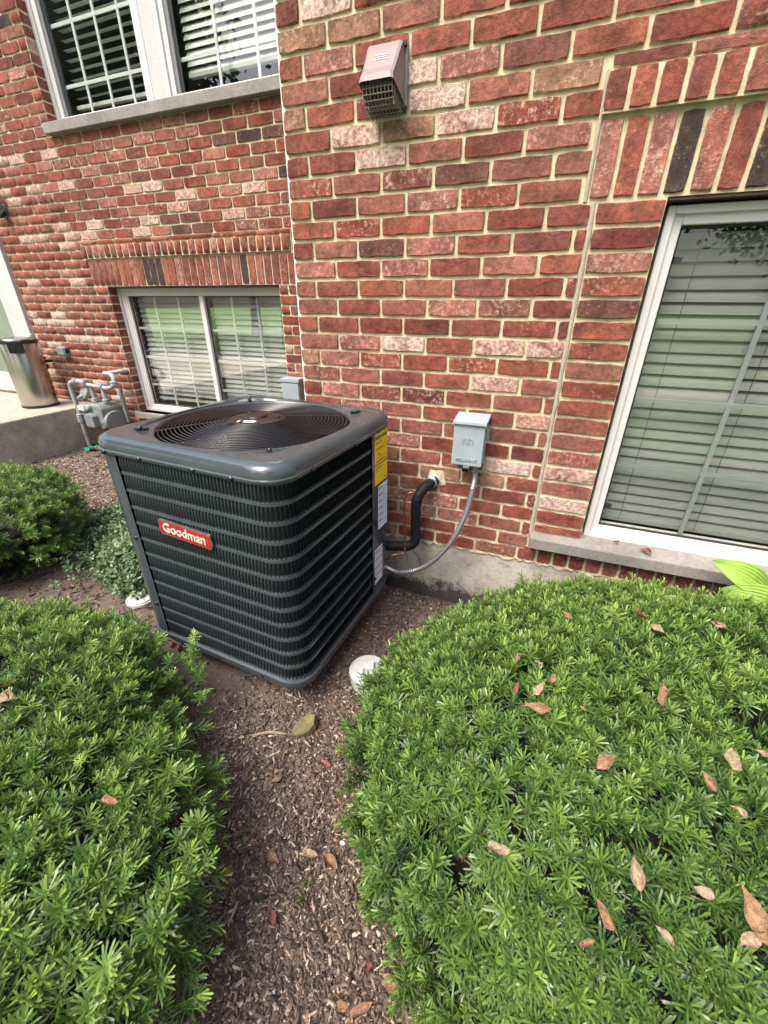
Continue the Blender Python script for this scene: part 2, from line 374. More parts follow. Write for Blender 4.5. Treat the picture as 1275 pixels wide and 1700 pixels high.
class Wall:
    """collects bricks (centre x, z, length, height, outward offset) on a plane facing -Y at depth y"""
    def __init__(s, y, marks, seed, weights): s.y = y; s.b = []; s.marks = marks; s.r = random.Random(seed); s.w = weights
    def add(s, x0, x1, z0, z1, out=0, y=None, face=0, gap=.0112):
        L, H = x1-x0-gap, z1-z0-gap
        if L < .012 or H < .012: return
        xm, zm = (x0+x1)/2, (z0+z1)/2; kind = None
        if face == 0:
            for mx, mz, k in s.marks:
                if x0 <= mx <= x1 and z0 <= mz <= z1: kind = k
        if kind is None: kind = s.r.choices(('red', 'pink', 'pale', 'dark', 'tan'), s.w)[0]
        s.b.append((xm, zm, L, H, (s.y if y is None else y)-out, kind, face))
    def finish(s, parent, limit=300, name='brick'):
        items = []
        for b in s.b:
            pos = np.array((b[0], b[4], b[1])) if b[6] == 0 else np.array((b[4], b[0], b[1]))
            p = project(pos); hid = b[6] != 0
            ok = (not hid) and p[2] > .1 and -15 < p[0] < 1290 and -15 < p[1] < 1715
            items.append((b, pos, ok, b[2]*b[3]/max(p[2], .1)**2 if ok else 0))
        order = sorted((i for i in range(len(items)) if items[i][2]), key=lambda i: -items[i][3])[:limit]
        single = set(order); V = []; F3 = []; F4 = []; CO = []; PA = []; ED = []; nv = 0
        for i, (b, pos, ok, _) in enumerate(items):
            xm, zm, L, H, y, kind, face = b; key = BANK.get(L, H, face)
            v, f, me = BANK.c[key]; col, pale = brick_colour(kind, s.r); jit = s.r.uniform(-.0018, .0018)
            tz = s.r.uniform(-.004, .004); flip = s.r.choice((1, -1)); sc = (L/(key[0]/200.), H/(key[1]/200.))
            if i in single:
                if me is None:
                    me = bpy.data.meshes.new(name); me.from_pydata(v.tolist(), [], f); set_edge(me); me.materials.append(M['brick']); BANK.c[key] = (v, f, me)
                o = bpy.data.objects.new(name, me); COL.objects.link(o); o.parent = parent
                o.location = pos+np.array((0, jit, 0)); o.scale = (sc[0], 1, sc[1]); o.rotation_euler = (0, tz+(math.pi if flip < 0 else 0), 0)
                o.color = (*col, pale)
            else:
                q = v*np.array((sc[0], 1, sc[1]))
                if face == 1: q = np.stack([q[:, 1], -q[:, 0], q[:, 2]], -1)      # faces -X
                V.append(q+pos); CO.append(np.tile((*col, 1.0), (len(q), 1))); PA.append(np.full(len(q), pale)); ED.append(edge_of(len(q)))
                for ff in f: (F4 if len(ff) == 4 else F3).append(tuple(a+nv for a in ff))
                nv += len(q)
        if V:
            F = np.array(F3+[(a, b_, c) for a, b_, c, d in F4]+[(a, c, d) for a, b_, c, d in F4])
            tri_mesh('small_bricks', np.concatenate(V), F, {'bcol': np.concatenate(CO), 'bpale': np.concatenate(PA), 'edge': np.concatenate(ED)}, 'brick_joined', parent)

def px_marks(lst, Y):
    out = []
    for x, y, k in lst:
        d = pixel_ray(x, y); t = (Y-CAM[1])/d[1]; P = CAM+t*d; out.append((P[0], P[2], k))
    return out

# ================================================================== the near projecting wall
near = thing('brick_wall', 'red brick wall standing forward, carrying the vent hood, grey switch box and right window', 'wall')
near_px = [(535, 28, 'pale'), (700, 118, 'pale'), (730, 160, 'pale'), (768, 200, 'pale'), (590, 225, 'pale'), (635, 260, 'pale'), (665, 570, 'pale'), (905, 582, 'pale'),
    (819, 638, 'pale'), (885, 700, 'pale'), (842, 775, 'pale'), (656, 818, 'pink'), (730, 831, 'pink'), (948, 794, 'pale'), (940, 842, 'pale'), (500, 67, 'tan'), (487, 202, 'tan'),
    (680, 220, 'tan'), (925, 130, 'tan'), (640, 412, 'dim'), (595, 410, 'dim'), (985, 350, 'dim'), (1010, 515, 'dim'), (750, 290, 'dim'), (975, 440, 'pink'), (505, 592, 'tan'), (550, 640, 'pink'), (600, 565, 'pink')]
B1 = .1955
nw = Wall(0.0, px_marks(near_px, 0.0), 11, (91, 7, .8, .0, .8))
CJ0, CJ1 = 1.110, 1.128                       # the sealed movement joint
JAMB = 1.325; SILL = .155
ZS0, ZS1, ZH = 20*C, 23*C, 24.5*C             # soldier course, corbelled header course
NW_R, NW_T = 3.0, 2.70
for row in range(int(NW_T/C)):
    z0, z1 = row*C, (row+1)*C
    off = 0 if row % 2 == 1 else -.5          # row 15 (J12-J13) starts with a whole brick
    x = off*B1; stop = NW_R if z0 > 25*C-.01 else (CJ0+.006 if z0 < ZS0-.01 else 1.092)
    while x < stop-.002:
        nw.add(max(0, x), min(x+B1, stop), z0, z1); x += B1
    if SILL < z1 < ZS0+.01: nw.add(CJ1-.004, JAMB, max(z0, SILL+.002), z1)
x = 1.094; k = 0
while x < 2.62:
    nw.add(x, x+C, ZS0+.002, ZS1-.002); nw.add(x-.008, x+C-.008, ZS1+.002, ZH, out=.016)
    nw.add(x, x+C, 0.0, .083)
    x += C; k += 1
x = 1.094
while x < 2.62: nw.add(x, min(x+B1, 2.65), ZH, 25*C, gap=.006); x += B1
x = .0
while x < 1.17:                                # the return, seen only from further left
    for row in range(int(NW_T/C)): nw.add(x+.05*(row % 2), min(x+.199+.05*(row % 2), 1.17), row*C, (row+1)*C, y=0.0, face=1)
    x += .199
# dark soldiers seen in the photograph
nw.marks = []
for i, b in enumerate(nw.b):
    if abs(b[1]-(ZS0+ZS1)/2) < .01 and b[2] < .07:
        kk = round((b[0]-1.094-C/2)/C)
        if kk in (3, 6, 11): nw.b[i] = b[:5]+('dark',)+b[6:]
        elif kk == 2: nw.b[i] = b[:5]+('pink',)+b[6:]
nw.finish(near, 300)
MY = .0085
m = MB()
m.box(0.009, JAMB-.004, MY, .11, 0, NW_T).box(JAMB-.004, 2.55, MY, .11, ZS0, NW_T).box(2.55, NW_R, MY, .11, 0, NW_T).box(JAMB-.004, 2.55, MY, .11, 0, .10)
m.box(0.009, .11, .11, 1.175, 0, NW_T)
m.build('mortar', 'mortar', near)
mm = MB(); mm.prism([(1.093, ZS1+.003), (2.6, ZS1+.003), (2.6, ZH-.006), (1.093, ZH-.006)], -.010, MY+.02); mm.build('corbel_mortar', 'mortar', near)
cb = MB(); pts = [(1.119+random.uniform(-.0012, .0012), z) for z in np.linspace(.13, ZS0-.004, 40)]
cb.tube([(x, .0085, z) for x, z in pts], [.0085+random.uniform(-.0018, .0015) for _ in pts], 8); cb.tube([(1.090, .006, z) for z in np.linspace(ZS0, ZH, 8)], .006, 8)
cb.build('joint_sealant', 'caulk', near, True)
MB().box(-.006, .009, .014, .034, .0, NW_T).build('corner_strip', 'white_strip', near)  # thin whitish strip down the left corner of the wall
MB().box(JAMB-.02, 2.57, .012, .10, ZS0-.009, ZS0-.001).build('steel_lintel', 'lintel', near)
f = MB().box(0.004, NW_R, .010, .25, -.60, -.002).box(.004, .25, .25, 1.17, -.6, -.002); f.build('concrete_foundation', 'concrete', near)
# splashed mortar crumbs along the foundation top
mc = MB(); vs = []; fs = []; rs_ = random.Random(4); nn = 150
for i in range(nn):
    x = .0+i*(2.6/nn); d = rs_.uniform(.002, .022)*rs_.random()+.003; vs += [(x, .030, .003), (x, .004+rs_.uniform(-.003, .003), .002+rs_.uniform(-.002, .003)), (x, .0035+rs_.uniform(-.003, .003), -d), (x, .030, -d-.004)]
for i in range(nn-1):
    for k in range(3): fs.append((4*i+k, 4*i+4+k, 4*i+5+k, 4*i+1+k))
mc.add(vs, fs)
mc.build('mortar_smear', 'mortar', near)
sl = MB(); sl.add([(1.118, -.05, .098), (2.62, -.05, .098), (2.62, .11, .098), (1.118, .11, .098), (1.118, -.05, .150), (2.62, -.05, .150), (2.62, .11, .168), (1.118, .11, .168)],
    [(3, 2, 1, 0), (4, 5, 6, 7), (0, 1, 5, 4), (1, 2, 6, 5), (2, 3, 7, 6), (3, 0, 4, 7)]); sl.build('sill', 'limestone', near, bevel=.004)

def window_unit(parent, x0, x1, z0, z1, y, fw, name, panes, hbars, vbars, slat_pitch, slat_tilt, blind_z0, depth=.25, slat_w=.05, bar=.018, label=None, mould=None, cords=(), slat_m='slat', bar_m='grille', glass_m='glass_mirror'):
    """the frame is the window; sashes, panes, grille bars, blind slats are its sub-parts"""
    m = MB()
    for a, b_, c, d in ((x0, x0+fw, z0, z1), (x1-fw, x1, z0, z1), (x0+fw, x1-fw, z0, z0+fw), (x0+fw, x1-fw, z1-fw, z1)): m.box(a, b_, y, y+.07, c, d)
    w_ = fw*.45                                 # raised outer bead
    for a, b_, c, d in ((x0, x0+w_, z0, z1), (x1-w_, x1, z0, z1), (x0+w_, x1-w_, z0, z0+w_), (x0+w_, x1-w_, z1-w_, z1)): m.box(a, b_, y-.014, y+.001, c, d)
    W_ = m.build(name, 'vinyl', parent, bevel=.003)
    if label: W_['label'] = label
    for (a, b_) in panes:
        p = MB().box(a, b_, y+.030, y+.034, z0+fw-.004, z1-fw+.004); p.build('pane', glass_m, W_)
        g = MB()
        for q in ((a, a+.008, z0+fw, z1-fw), (b_-.008, b_, z0+fw, z1-fw), (a+.008, b_-.008, z0+fw, z0+fw+.008), (a+.008, b_-.008, z1-fw-.008, z1-fw)): g.box(q[0], q[1], y+.022, y+.0295, q[2], q[3])
        g.build('gasket', 'gasket', W_)
    for (a, b_) in panes:
        for v in vbars:
            xx = a+(b_-a)*v; MB().box(xx-bar/2, xx+bar/2, y+.037, y+.046, z0+fw, z1-fw).build('grille_bar', bar_m, W_)
        for z in hbars: MB().box(a, b_, y+.0375, y+.0455, z-bar/2, z+bar/2).build('grille_bar', bar_m, W_)
    z = z1-fw-.02; yy = y+.10; sm = None
    for (a, b_) in panes:
        sm = bpy.data.meshes.new('slat'); L = b_-a-.012; n = 5; vs = []; fs = []
        for i in range(n+1):
            t = i/n-.5; cy, cz = t*slat_w, .004*(1-4*t*t); ca, sa = math.cos(slat_tilt), math.sin(slat_tilt)
            for xx in (-L/2, L/2):
                vs.append((xx, cy*ca-cz*sa, cy*sa+cz*ca))
        for i in range(n): fs.append((2*i, 2*i+1, 2*i+3, 2*i+2))
        sm.from_pydata(vs, [], fs); sm.polygons.foreach_set('use_smooth', [True]*len(fs)); sm.materials.append(M[slat_m])
        zz = z1-fw-.03
        while zz > blind_z0:
            o = bpy.data.objects.new('slat', sm); COL.objects.link(o); o.parent = W_; o.location = ((a+b_)/2, yy, zz+random.uniform(-.002, .002)); o.rotation_euler = (random.uniform(-.05, .05), random.uniform(-.004, .004), 0); zz -= slat_pitch
        MB().box(a+.008, b_-.008, yy-.018, yy+.018, blind_z0-.035, blind_z0-.012).build('blind_rail', slat_m, W_, bevel=.003)
        for c in cords:
            xx = a+(b_-a)*c; MB().tube([(xx, yy-.034, z1-fw), (xx, yy-.034, blind_z0-.02)], .0012, 5).build('blind_cord', 'gasket', W_)
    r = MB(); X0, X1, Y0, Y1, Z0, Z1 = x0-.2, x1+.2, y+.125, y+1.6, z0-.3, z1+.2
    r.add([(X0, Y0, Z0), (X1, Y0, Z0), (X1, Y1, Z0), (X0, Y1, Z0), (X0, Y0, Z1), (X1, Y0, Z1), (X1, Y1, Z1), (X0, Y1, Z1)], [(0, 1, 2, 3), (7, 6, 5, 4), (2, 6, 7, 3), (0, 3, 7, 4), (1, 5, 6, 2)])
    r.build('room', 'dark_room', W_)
    return W_
rw = window_unit(near, 1.336, 2.53, .157, 1.338, .06, .050, 'window', [(1.386, 2.48)], [1.012, .745, .482], [.285, .57, .85],   .0405, R(66), .245, bar=.016, cords=(.075, .33, .62, .9), slat_w=.05, slat_m='slat_dimmed', bar_m='grille_dimmed', glass_m='glass', label='right white vinyl window with lowered blinds coloured as dimmed by the glass')
for z in (1.195, .300): MB().prism([(1.386, z-.010), (1.418, z-.008), (1.420, z+.008), (1.386, z+.010)], .082, .089).build('sash_latch', 'gasket', rw)

# ================================================================== the recessed wall
far = thing('brick_wall', 'recessed red brick wall at left with two white windows and a soldier course', 'wall')
LY = 1.18; O = .55*C; B2 = .199
far_px = [(8, 272), (28, 268), (85, 258), (61, 316), (112, 309), (18, 321), (30, 337), (106, 379), (160, 375), (48, 399), (70, 398), (122, 395), (147, 393), (111, 410), (58, 472), (127, 470), (54, 521), (97, 522.6), (67, 534), (87.5, 534), (115, 560), (137, 561), (162, 562), (87.5, 570.6), (94, 624), (156, 631), (192, 646), (198, 668), (226.6, 312), (250, 307), (303, 320.5), (292, 342), (246, 365.6), (238.7, 386), (420, 308.5), (386, 352)]
far_px = [(x, y, 'pale') for x, y in far_px]+[(x, y, 'dark') for x, y in ((409, 223), (471, 281), (11, 40))]+[(x, y, 'dim') for x, y in ((453, 215), (371.5, 231.6), (314, 359), (279, 362), (301, 382), (335, 379))]
lw = Wall(LY, px_marks(far_px, LY), 5, (88, 9, 1.2, .3, .8))
WX0, WX1, WZ0, WZ1 = -2.64, -.88, O+C*1-.002, O+17*C      # lower window opening
UX0 = -2.80; UZ0 = O+32*C                                   # upper window opening starts here
LT = UZ0+12*C
for row in range(-5, 44):
    z0 = O+row*C; z1 = z0+C; x = -4.98-(.5*B2 if row % 2 else 0)
    while x < .0:
        a, b_ = x, min(x+B2, 0.0); x += B2
        spans = [(a, b_)]
        def cut(c0, c1):
            out = []
            for p, q in spans:
                if q <= c0 or p >= c1: out.append((p, q)); continue
                if p < c0: out.append((p, c0))
                if q > c1: out.append((c1, q))
            return out
        if z0 > WZ0-.01 and z1 < WZ1+.01: spans = cut(WX0, WX1)
        elif z0 > WZ1-.01 and z1 < O+22*C+.01: spans = cut(-2.79, -.717) if z0 < WZ1+2.9*C else cut(-2.83, -.747)
        elif z0 > UZ0-.01: spans = cut(UX0, -.3)
        if z0 > .13 and z0 < 2.35: spans = [(p, q) for p, q in spans if q > -3.84]; spans = [(max(p, -3.84), q) for p, q in spans]
        for p, q in spans:
            if q-p > .03: lw.add(p, q, z0, z1)
x = -2.79
while x < -.72:
    kd = None
    lw.add(x, x+C*1.02, WZ1+.002, WZ1+3*C-.002)
    lw.add(x-.03, x-.03+C*1.02, WZ1+3*C+.002, WZ1+4.5*C, out=.016)
    x += C*1.02
x = -2.82
while x < -.75: lw.add(x, min(x+B2, -.747), WZ1+4.5*C, WZ1+5*C, gap=.006, out=.004); x += B2
for i, b in enumerate(lw.b):
    if abs(b[1]-(WZ1+1.5*C)) < .01 and b[2] < .07:
        kk = round((b[0]+2.79-C/2)/(C*1.02))
        if kk in (9, 10, 11, 23): lw.b[i] = b[:5]+('dark',)+b[6:]
lw.finish(far, 300)
yb = LY+.0085
# the body is laid out as strips around both openings
m = MB()
m.box(-3.845, UX0, yb, LY+.12, -.6, LT).box(-5.0, -3.845, yb, LY+.12, 2.365, LT)
m.box(UX0, WX0, yb, LY+.12, -.6, UZ0).box(WX0, WX1, yb, LY+.12, -.6, WZ0).box(WX0, WX1, yb, LY+.12, WZ1, UZ0).box(WX1, .005, yb, LY+.12, -.6, UZ0)
m.box(-.3, .005, yb, LY+.12, UZ0, LT)
m.build('mortar', 'mortar', far)
mm = MB(); mm.box(-2.812, -.752, LY-.010, yb+.02, WZ1+3*C+.003, WZ1+4.5*C-.006); mm.build('corbel_mortar', 'mortar', far)
# reveal bricks: the sides of the openings that face +X
rb = []
for x, za, zb in ((WX0, WZ0, WZ1), (UX0, UZ0+.07, LT)):
    n = int(round((zb-za)/C))
    for i in range(n):
        z0 = za+i*C if x == WX0 else UZ0+(i+1)*C
        v, f = brick_template(.095, C-.0095, .01, i+7)
        me = bpy.data.meshes.new('reveal_brick'); q = np.stack([-v[:, 1], v[:, 0], v[:, 2]], -1); me.from_pydata(q.tolist(), [], f); set_edge(me); me.materials.append(M['brick'])
        o = link('reveal_brick', me, None, far); o.location = (x+.002, LY+.052, z0+C/2); c, p = brick_colour(random.choices(('red', 'pink', 'pale'), (80, 14, 6))[0], random); o.color = (*c, p)
MB().box(WX0-.02, WX1+.02, LY+.014, LY+.11, WZ1-.010, WZ1-.001).build('steel_lintel', 'lintel', far)
us = MB(); us.box(-2.815, -.15, LY-.045, LY+.14, UZ0, UZ0+.064); us.build('sill', 'limestone', far, bevel=.004)
ls = MB(); ls.box(WX0-.03, WX1+.03, LY-.035, LY+.14, WZ0-.055, WZ0); ls.build('sill', 'limestone', far, bevel=.004)
FY = LY+.10
W1 = window_unit(far, WX0, WX1, WZ0, WZ1-.012, FY, .060, 'window', [(-2.545, -1.735), (-1.690, -.94)], [.857, .608, .354], [.335, .667], .0405, R(58), .24, bar=.020, label='lower white sliding window with grid bars and half lowered blinds')
MB().box(-1.735, -1.690, FY-.004, FY+.05, WZ0+.06, WZ1-.073).build('meeting_rail', 'vinyl', W1, bevel=.003)
MB().box(-2.582, -2.545, FY+.006, FY+.05, WZ0+.06, WZ1-.073).box(-2.582, -2.560, FY+.002, FY+.006, WZ0+.06, WZ1-.073).build('sash_stile', 'vinyl', W1, bevel=.003)
UT = UZ0+1.5
def upper(x0, x1, tilt, bz, pitch, lab):
    return window_unit(far, x0, x1, UZ0+.05, UT, FY-.01, .075, 'window', [(x0+.12, x1-.04)], [UZ0+.30, UZ0+.62, UZ0+.94], [.26, .52, .78], pitch, tilt, bz, bar=.020, slat_w=.048, label=lab, glass_m='glass')
U1 = upper(-2.80, -1.80, R(8), UZ0+.22, .052, 'upper left white window with open blinds')
U2 = upper(-1.68, -.35, R(60), UZ0+.26, .042, 'upper white window mirroring sky and trees')
MB().box(-1.80, -1.68, FY-.02, FY+.05, UZ0+.064, UT).build('stucco_post', 'stucco', far)
for a in (-2.725, -1.605): MB().box(a, a+.03, FY+.0, FY+.045, UZ0+.125, UT-.075).build('screen_track', 'screen', far)
# door surround at the far left
MB().box(-4.11, -3.843, LY-.03, LY+.08, .16, 2.36).build('door_trim', 'trim', far, bevel=.004)
dr = MB().box(-4.98, -4.11, LY+.05, LY+.09, .16, 2.36).build('door', 'doorglass', far)
MB().box(-4.98, -4.11, LY+.01, LY+.049, .16, .36).build('door_kick_plate', 'trim', dr)
MB().box(-4.14, -4.111, LY+.0, LY+.049, .362, 2.36).build('door_stile', 'trim', dr)
# ================================================================== ground, porch, lawn
GZ = -.25
def vnoise(x, y, s=1.0, seed=0):
    x = np.asarray(x, float)*s; y = np.asarray(y, float)*s
    xi = np.floor(x).astype(int); yi = np.floor(y).astype(int); fx = x-xi; fy = y-yi; fx = fx*fx*(3-2*fx); fy = fy*fy*(3-2*fy)
    def h(a, b):
        n = (a*374761393+b*668265263+seed*974634457) & 0x7fffffff; n = ((n ^ (n >> 13))*1274126177) & 0x7fffffff
        return ((n ^ (n >> 16)) & 0xffff)/65535.0
    return (h(xi, yi)*(1-fx)+h(xi+1, yi)*fx)*(1-fy)+(h(xi, yi+1)*(1-fx)+h(xi+1, yi+1)*fx)*fy
def ground_z(x, y):
    x = np.asarray(x, float); y = np.asarray(y, float)
    z = GZ+.030*(vnoise(x, y, 1.7, 1)-.5)+.016*(vnoise(x, y, 6, 2)-.5)+.006*(vnoise(x, y, 22, 3)-.5)
    z = z-.085*np.exp(-((y+.0)/.10)**2)*(x > .0)*np.clip((x-.1)*4, 0, 1)            # the trench along the foundation
    return z
nx, ny = 220, 150; gx = np.linspace(-3.5, 3.3, nx); gy = np.linspace(-2.9, 1.35, ny); XX, YY = np.meshgrid(gx, gy); ZZ = ground_z(XX, YY)
edge = np.minimum.reduce([XX+3.5, 3.3-XX, YY+2.9]); ZZ = np.where(edge < .12, ZZ-.24*(1-edge/.12), ZZ)
V = np.stack([XX.ravel(), YY.ravel(), ZZ.ravel()], -1); idx = np.arange(nx*ny).reshape(ny, nx)
F = np.stack([idx[:-1, :-1].ravel(), idx[:-1, 1:].ravel(), idx[1:, 1:].ravel(), idx[1:, :-1].ravel()], -1)
g = tri_mesh('ground', V, F, {}, 'soil', None, 'structure'); g.data.polygons.foreach_set('use_smooth', [True]*len(g.data.polygons))
lm_ = MB().add([(-150, -200, -.45), (150, -200, -.45), (150, 40, -.45), (-150, 40, -.45)], [(0, 1, 2, 3)]).build('lawn', 'lawn', None, kind='structure')
MB().box(-60, 60, -8.2, -6.9, -.50, -.43).build('path', 'path', None, kind='structure')
pm = MB().box(-6.5, -3.21, -2.6, LY+.008, -.6, .142); porch = pm.build('porch', 'porch', None, bevel=.012); tag(porch, 'raised concrete porch slab at far left under the trash can', 'porch')

# loose bark mulch
def chips(n, xr, yr, smin, smax, bias, avoid=None, seed=1, lift=.0):
    r = np.random.default_rng(seed); x = r.uniform(*xr, n); y = r.uniform(*yr, n)
    p = project(np.stack([x, y, np.full(n, GZ)], -1)); ok = (p[:, 0] > -60) & (p[:, 0] < 1330) & (p[:, 1] < 1760) & (p[:, 2] > .2)
    if avoid is not None: ok &= ~avoid(x, y, r)
    x, y = x[ok], y[ok]; n = len(x); L = smin+(smax-smin)*r.random(n)**2.1; Wd = L*r.uniform(.18, .62, n)*np.where(L > .020, .62, 1.0); T = np.minimum(L*.16, .004)*r.uniform(.5, 1.2, n)
    a = r.uniform(0, 2*math.pi, n); pt = r.normal(0, .22, n); z = ground_z(x, y)+T*.5+np.abs(r.normal(0, .004, n))+lift
    u = np.stack([np.cos(a)*np.cos(pt), np.sin(a)*np.cos(pt), np.sin(pt)], -1); rl = r.normal(0, .3, n); v0 = np.stack([-np.sin(a), np.cos(a), np.zeros(n)], -1); nrm = np.cross(u, v0)
    v = v0*np.cos(rl)[:, None]+nrm*np.sin(rl)[:, None]; nrm = np.cross(u, v); c = np.stack([x, y, z], -1)
    corners = []
    for sz in (-1, 1):
        for sx, sy in ((-1, -1), (1, -1), (1, 1), (-1, 1)):
            jx = r.uniform(.55, 1.0, n); jy = r.uniform(.3, 1.0, n)
            corners.append(c+u*(sx*L/2*jx)[:, None]+v*(sy*Wd/2*jy)[:, None]+nrm*(sz*T/2)[:, None])
    Vv = np.stack(corners, 1).reshape(-1, 3); q = np.array([(0, 3, 2, 1), (4, 5, 6, 7), (0, 1, 5, 4), (1, 2, 6, 5), (2, 3, 7, 6), (3, 0, 4, 7)])[1:]
    Fv = (np.arange(n)[:, None, None]*8+q[None]).reshape(-1, 4); t = np.repeat(np.clip(r.normal(bias, .23, n), 0, 1)*r.choice([1, 1, 1, .55], n), 8)
    return Vv, Fv, t
def under_unit(x, y, r):                          # few chips under and just in front of the condenser: bare packed soil
    d = ((x-.05)/.42)**2+((y+.88)/.20)**2
    return (r.random(len(x)) < .85*np.exp(-d*.8)) | (x < -3.2)
parts = [chips(6000, (-.3, 1.35), (-1.78, 0), .006, .030, .54, under_unit, 1), chips(20000, (.15, 1.2), (-1.75, -.75), .003, .013, .76, under_unit, 2), chips(24000, (.15, 1.2), (-1.75, -.70), .007, .026, .58, under_unit, 7), chips(9000, (-3.2, -.2), (-1.2, 1.1), .010, .050, .46, under_unit, 3),
    chips(5000, (-3.1, -1.7), (-.1, .70), .008, .03, .95, None, 5), chips(380, (.15, 1.2), (-1.75, -.8), .016, .042, .52, under_unit, 4, .002), chips(7000, (.3, 1.0), (-.7, 0), .004, .022, .54, under_unit, 6)]
k = 0; Vs, Fs, Ts = [], [], []
for v, f, t in parts: Vs.append(v); Fs.append(f+k); Ts.append(t); k += len(v)
tag(tri_mesh('bark_mulch', np.concatenate(Vs), np.concatenate(Fs), {'tint': np.concatenate(Ts)}, 'chip'), 'loose brown bark mulch covering the ground between the shrubs', 'mulch')

# ================================================================== air conditioner
AC_W = .75; AC_B = -.145; AC_T = .682
ac = thing('air_conditioner', 'dark grey outdoor air conditioner condenser with louvered sides and top fan', 'air conditioner', (.117, -.519, GZ), R(-3.45))
DZ = -GZ                                            # part coordinates are world heights lifted by DZ
def ring_sq(w_, r, n=16):
    h = w_/2-r; out = []
    for k, (sx, sy) in enumerate(((1, 1), (-1, 1), (-1, -1), (1, -1))):
        for i in range(n):
            a = k*math.pi/2+(i/(n-1))*math.pi/2; out.append((sx*h+r*math.cos(a), sy*h+r*math.sin(a)))
    return out
def perimeter(w_, r):
    """path round the rounded square: front face from the left, round to the right face, etc.; returns f(s)->(x,y,nx,ny), length"""
    h = w_/2-r; st = 2*h; arc = math.pi*r/2; tot = 4*(st+arc)
    def f(s):
        s %= tot; k = int(s//(st+arc)); t = s-k*(st+arc)
        if t < st: x, y, nx_, ny_ = -h+t, -w_/2, 0, -1
        else:
            a = -math.pi/2+(t-st)/r; x, y, nx_, ny_ = h+r*math.cos(a), -h+r*math.sin(a), math.cos(a), math.sin(a)
        c, s_ = [(1, 0), (0, 1), (-1, 0), (0, -1)][k]
        return c*x-s_*y, s_*x+c*y, c*nx_-s_*ny_, s_*nx_+c*ny_
    return f, tot, st, arc
per, TOT, ST, ARC = perimeter(AC_W, .085); HS = ST/2
z_lo, z_hi = AC_B+.030+DZ, .628+DZ; ROWS = 12; PIT = (z_hi-z_lo)/ROWS; BAND = .0150
# louvered runs along the path (front+front corner+right, then back, then left)
runs = [(.035, ST+ARC+HS+.168), (2*(ST+ARC)-.02, 2*(ST+ARC)+ST), (3*(ST+ARC)+.0, 3*(ST+ARC)+ST-.03)]
def strip(m, s0, s1, z0, z1, t0, t1, n):
    """curved plate between path positions, from offset t0 (inner) to t1 (outer)"""
    vs = []; fs = []
    for i in range(n+1):
        x, y, a, b_ = per(s0+(s1-s0)*i/n)
        vs += [(x+a*t0, y+b_*t0, z0), (x+a*t1, y+b_*t1, z0+.0025), (x+a*t1, y+b_*t1, z1-.0025), (x+a*t0, y+b_*t0, z1)]
    for i in range(n):
        for k in range(3): fs.append((4*i+k, 4*i+4+k, 4*i+5+k, 4*i+1+k))
    m.add(vs, fs)
for ri, (s0, s1) in enumerate(runs):
    for r in range(ROWS+1):
        m = MB(); z = z_lo+r*PIT; strip(m, s0-.012, s1+.012, z-BAND/2, z+BAND/2, -.010, -.0015, 60 if ri == 0 else 24); m.build('louver_band', 'band', ac, True)
LV = []; LF = []
q_u = (0, .5, 1.0); q_v = (0, .12, .5, .88, 1.0)
for s0, s1 in runs:
    n = int((s1-s0)/.0132)
    for r in range(ROWS):
        za, zb = z_lo+r*PIT+BAND/2-.002, z_lo+(r+1)*PIT-BAND/2+.002
        for i in range(n):
            b0 = s0+(s1-s0)*(i+.5)/n; k = len(LV)
            for v in q_v:
                bul = math.sin(math.pi*min(1, max(0, v)))**.45 if 0 < v < 1 else 0
                for u in q_u:
                    kk = min(1, max(0, (b0-ST)/ARC)); tl_ = -.0016-.0014*kk if b0 < ST+ARC+ST else .002; s = b0+tl_*(2*u-1)+(.002*math.sin(math.pi*u)*(1-kk)); x, y, a, b_ = per(s); off = -.0075+.0092*bul*u+(.0035*(1-bul))
                    LV.append((x+a*off, y+b_*off, za+(zb-za)*v))
            for j in range(4):
                for u in range(2): LF.append((k+j*3+u, k+j*3+u+1, k+j*3+u+4, k+j*3+u+3))
lv = tri_mesh('louvers', np.array(LV), np.array(LF), {}, 'louver', ac); lv.data.polygons.foreach_set('use_smooth', [True]*len(LF))
cp = MB(); rg = ring_sq(AC_W-.05, .07); n = len(rg)
cp.add([(x, y, z_lo) for x, y in rg]+[(x, y, z_hi) for x, y in rg], [(i, (i+1) % n, n+(i+1) % n, n+i) for i in range(n)]); coil = cp.build('coil', 'coil', ac)
for nm_, s0, s1 in (('corner_post', -ARC-.025, .030), ('service_panel', ST+ARC+HS+.176, 2*(ST+ARC)-.034), ('corner_post', 2*(ST+ARC)+ST+.01, 3*(ST+ARC)-.01)):
    m = MB(); strip(m, s0, s1, z_lo-.006, z_hi+.02, -.010, .0025, 24); m.build(nm_, 'shell', ac, True)
m = MB(); prof = [(AC_W-.02, AC_B+.004), (AC_W+.010, AC_B+.002), (AC_W+.016, AC_B+.010), (AC_W+.014, AC_B+.030), (AC_W-.01, AC_B+.034)]
vs = []
for w_, z in prof: vs += [(x, y, z+DZ) for x, y in ring_sq(w_, .088)]
fs = [(i*n+k, i*n+(k+1) % n, (i+1)*n+(k+1) % n, (i+1)*n+k) for i in range(len(prof)-1) for k in range(n)]+[tuple(range(n-1, -1, -1))]
m.add(vs, fs); m.build('base_pan', 'shell', ac, True)
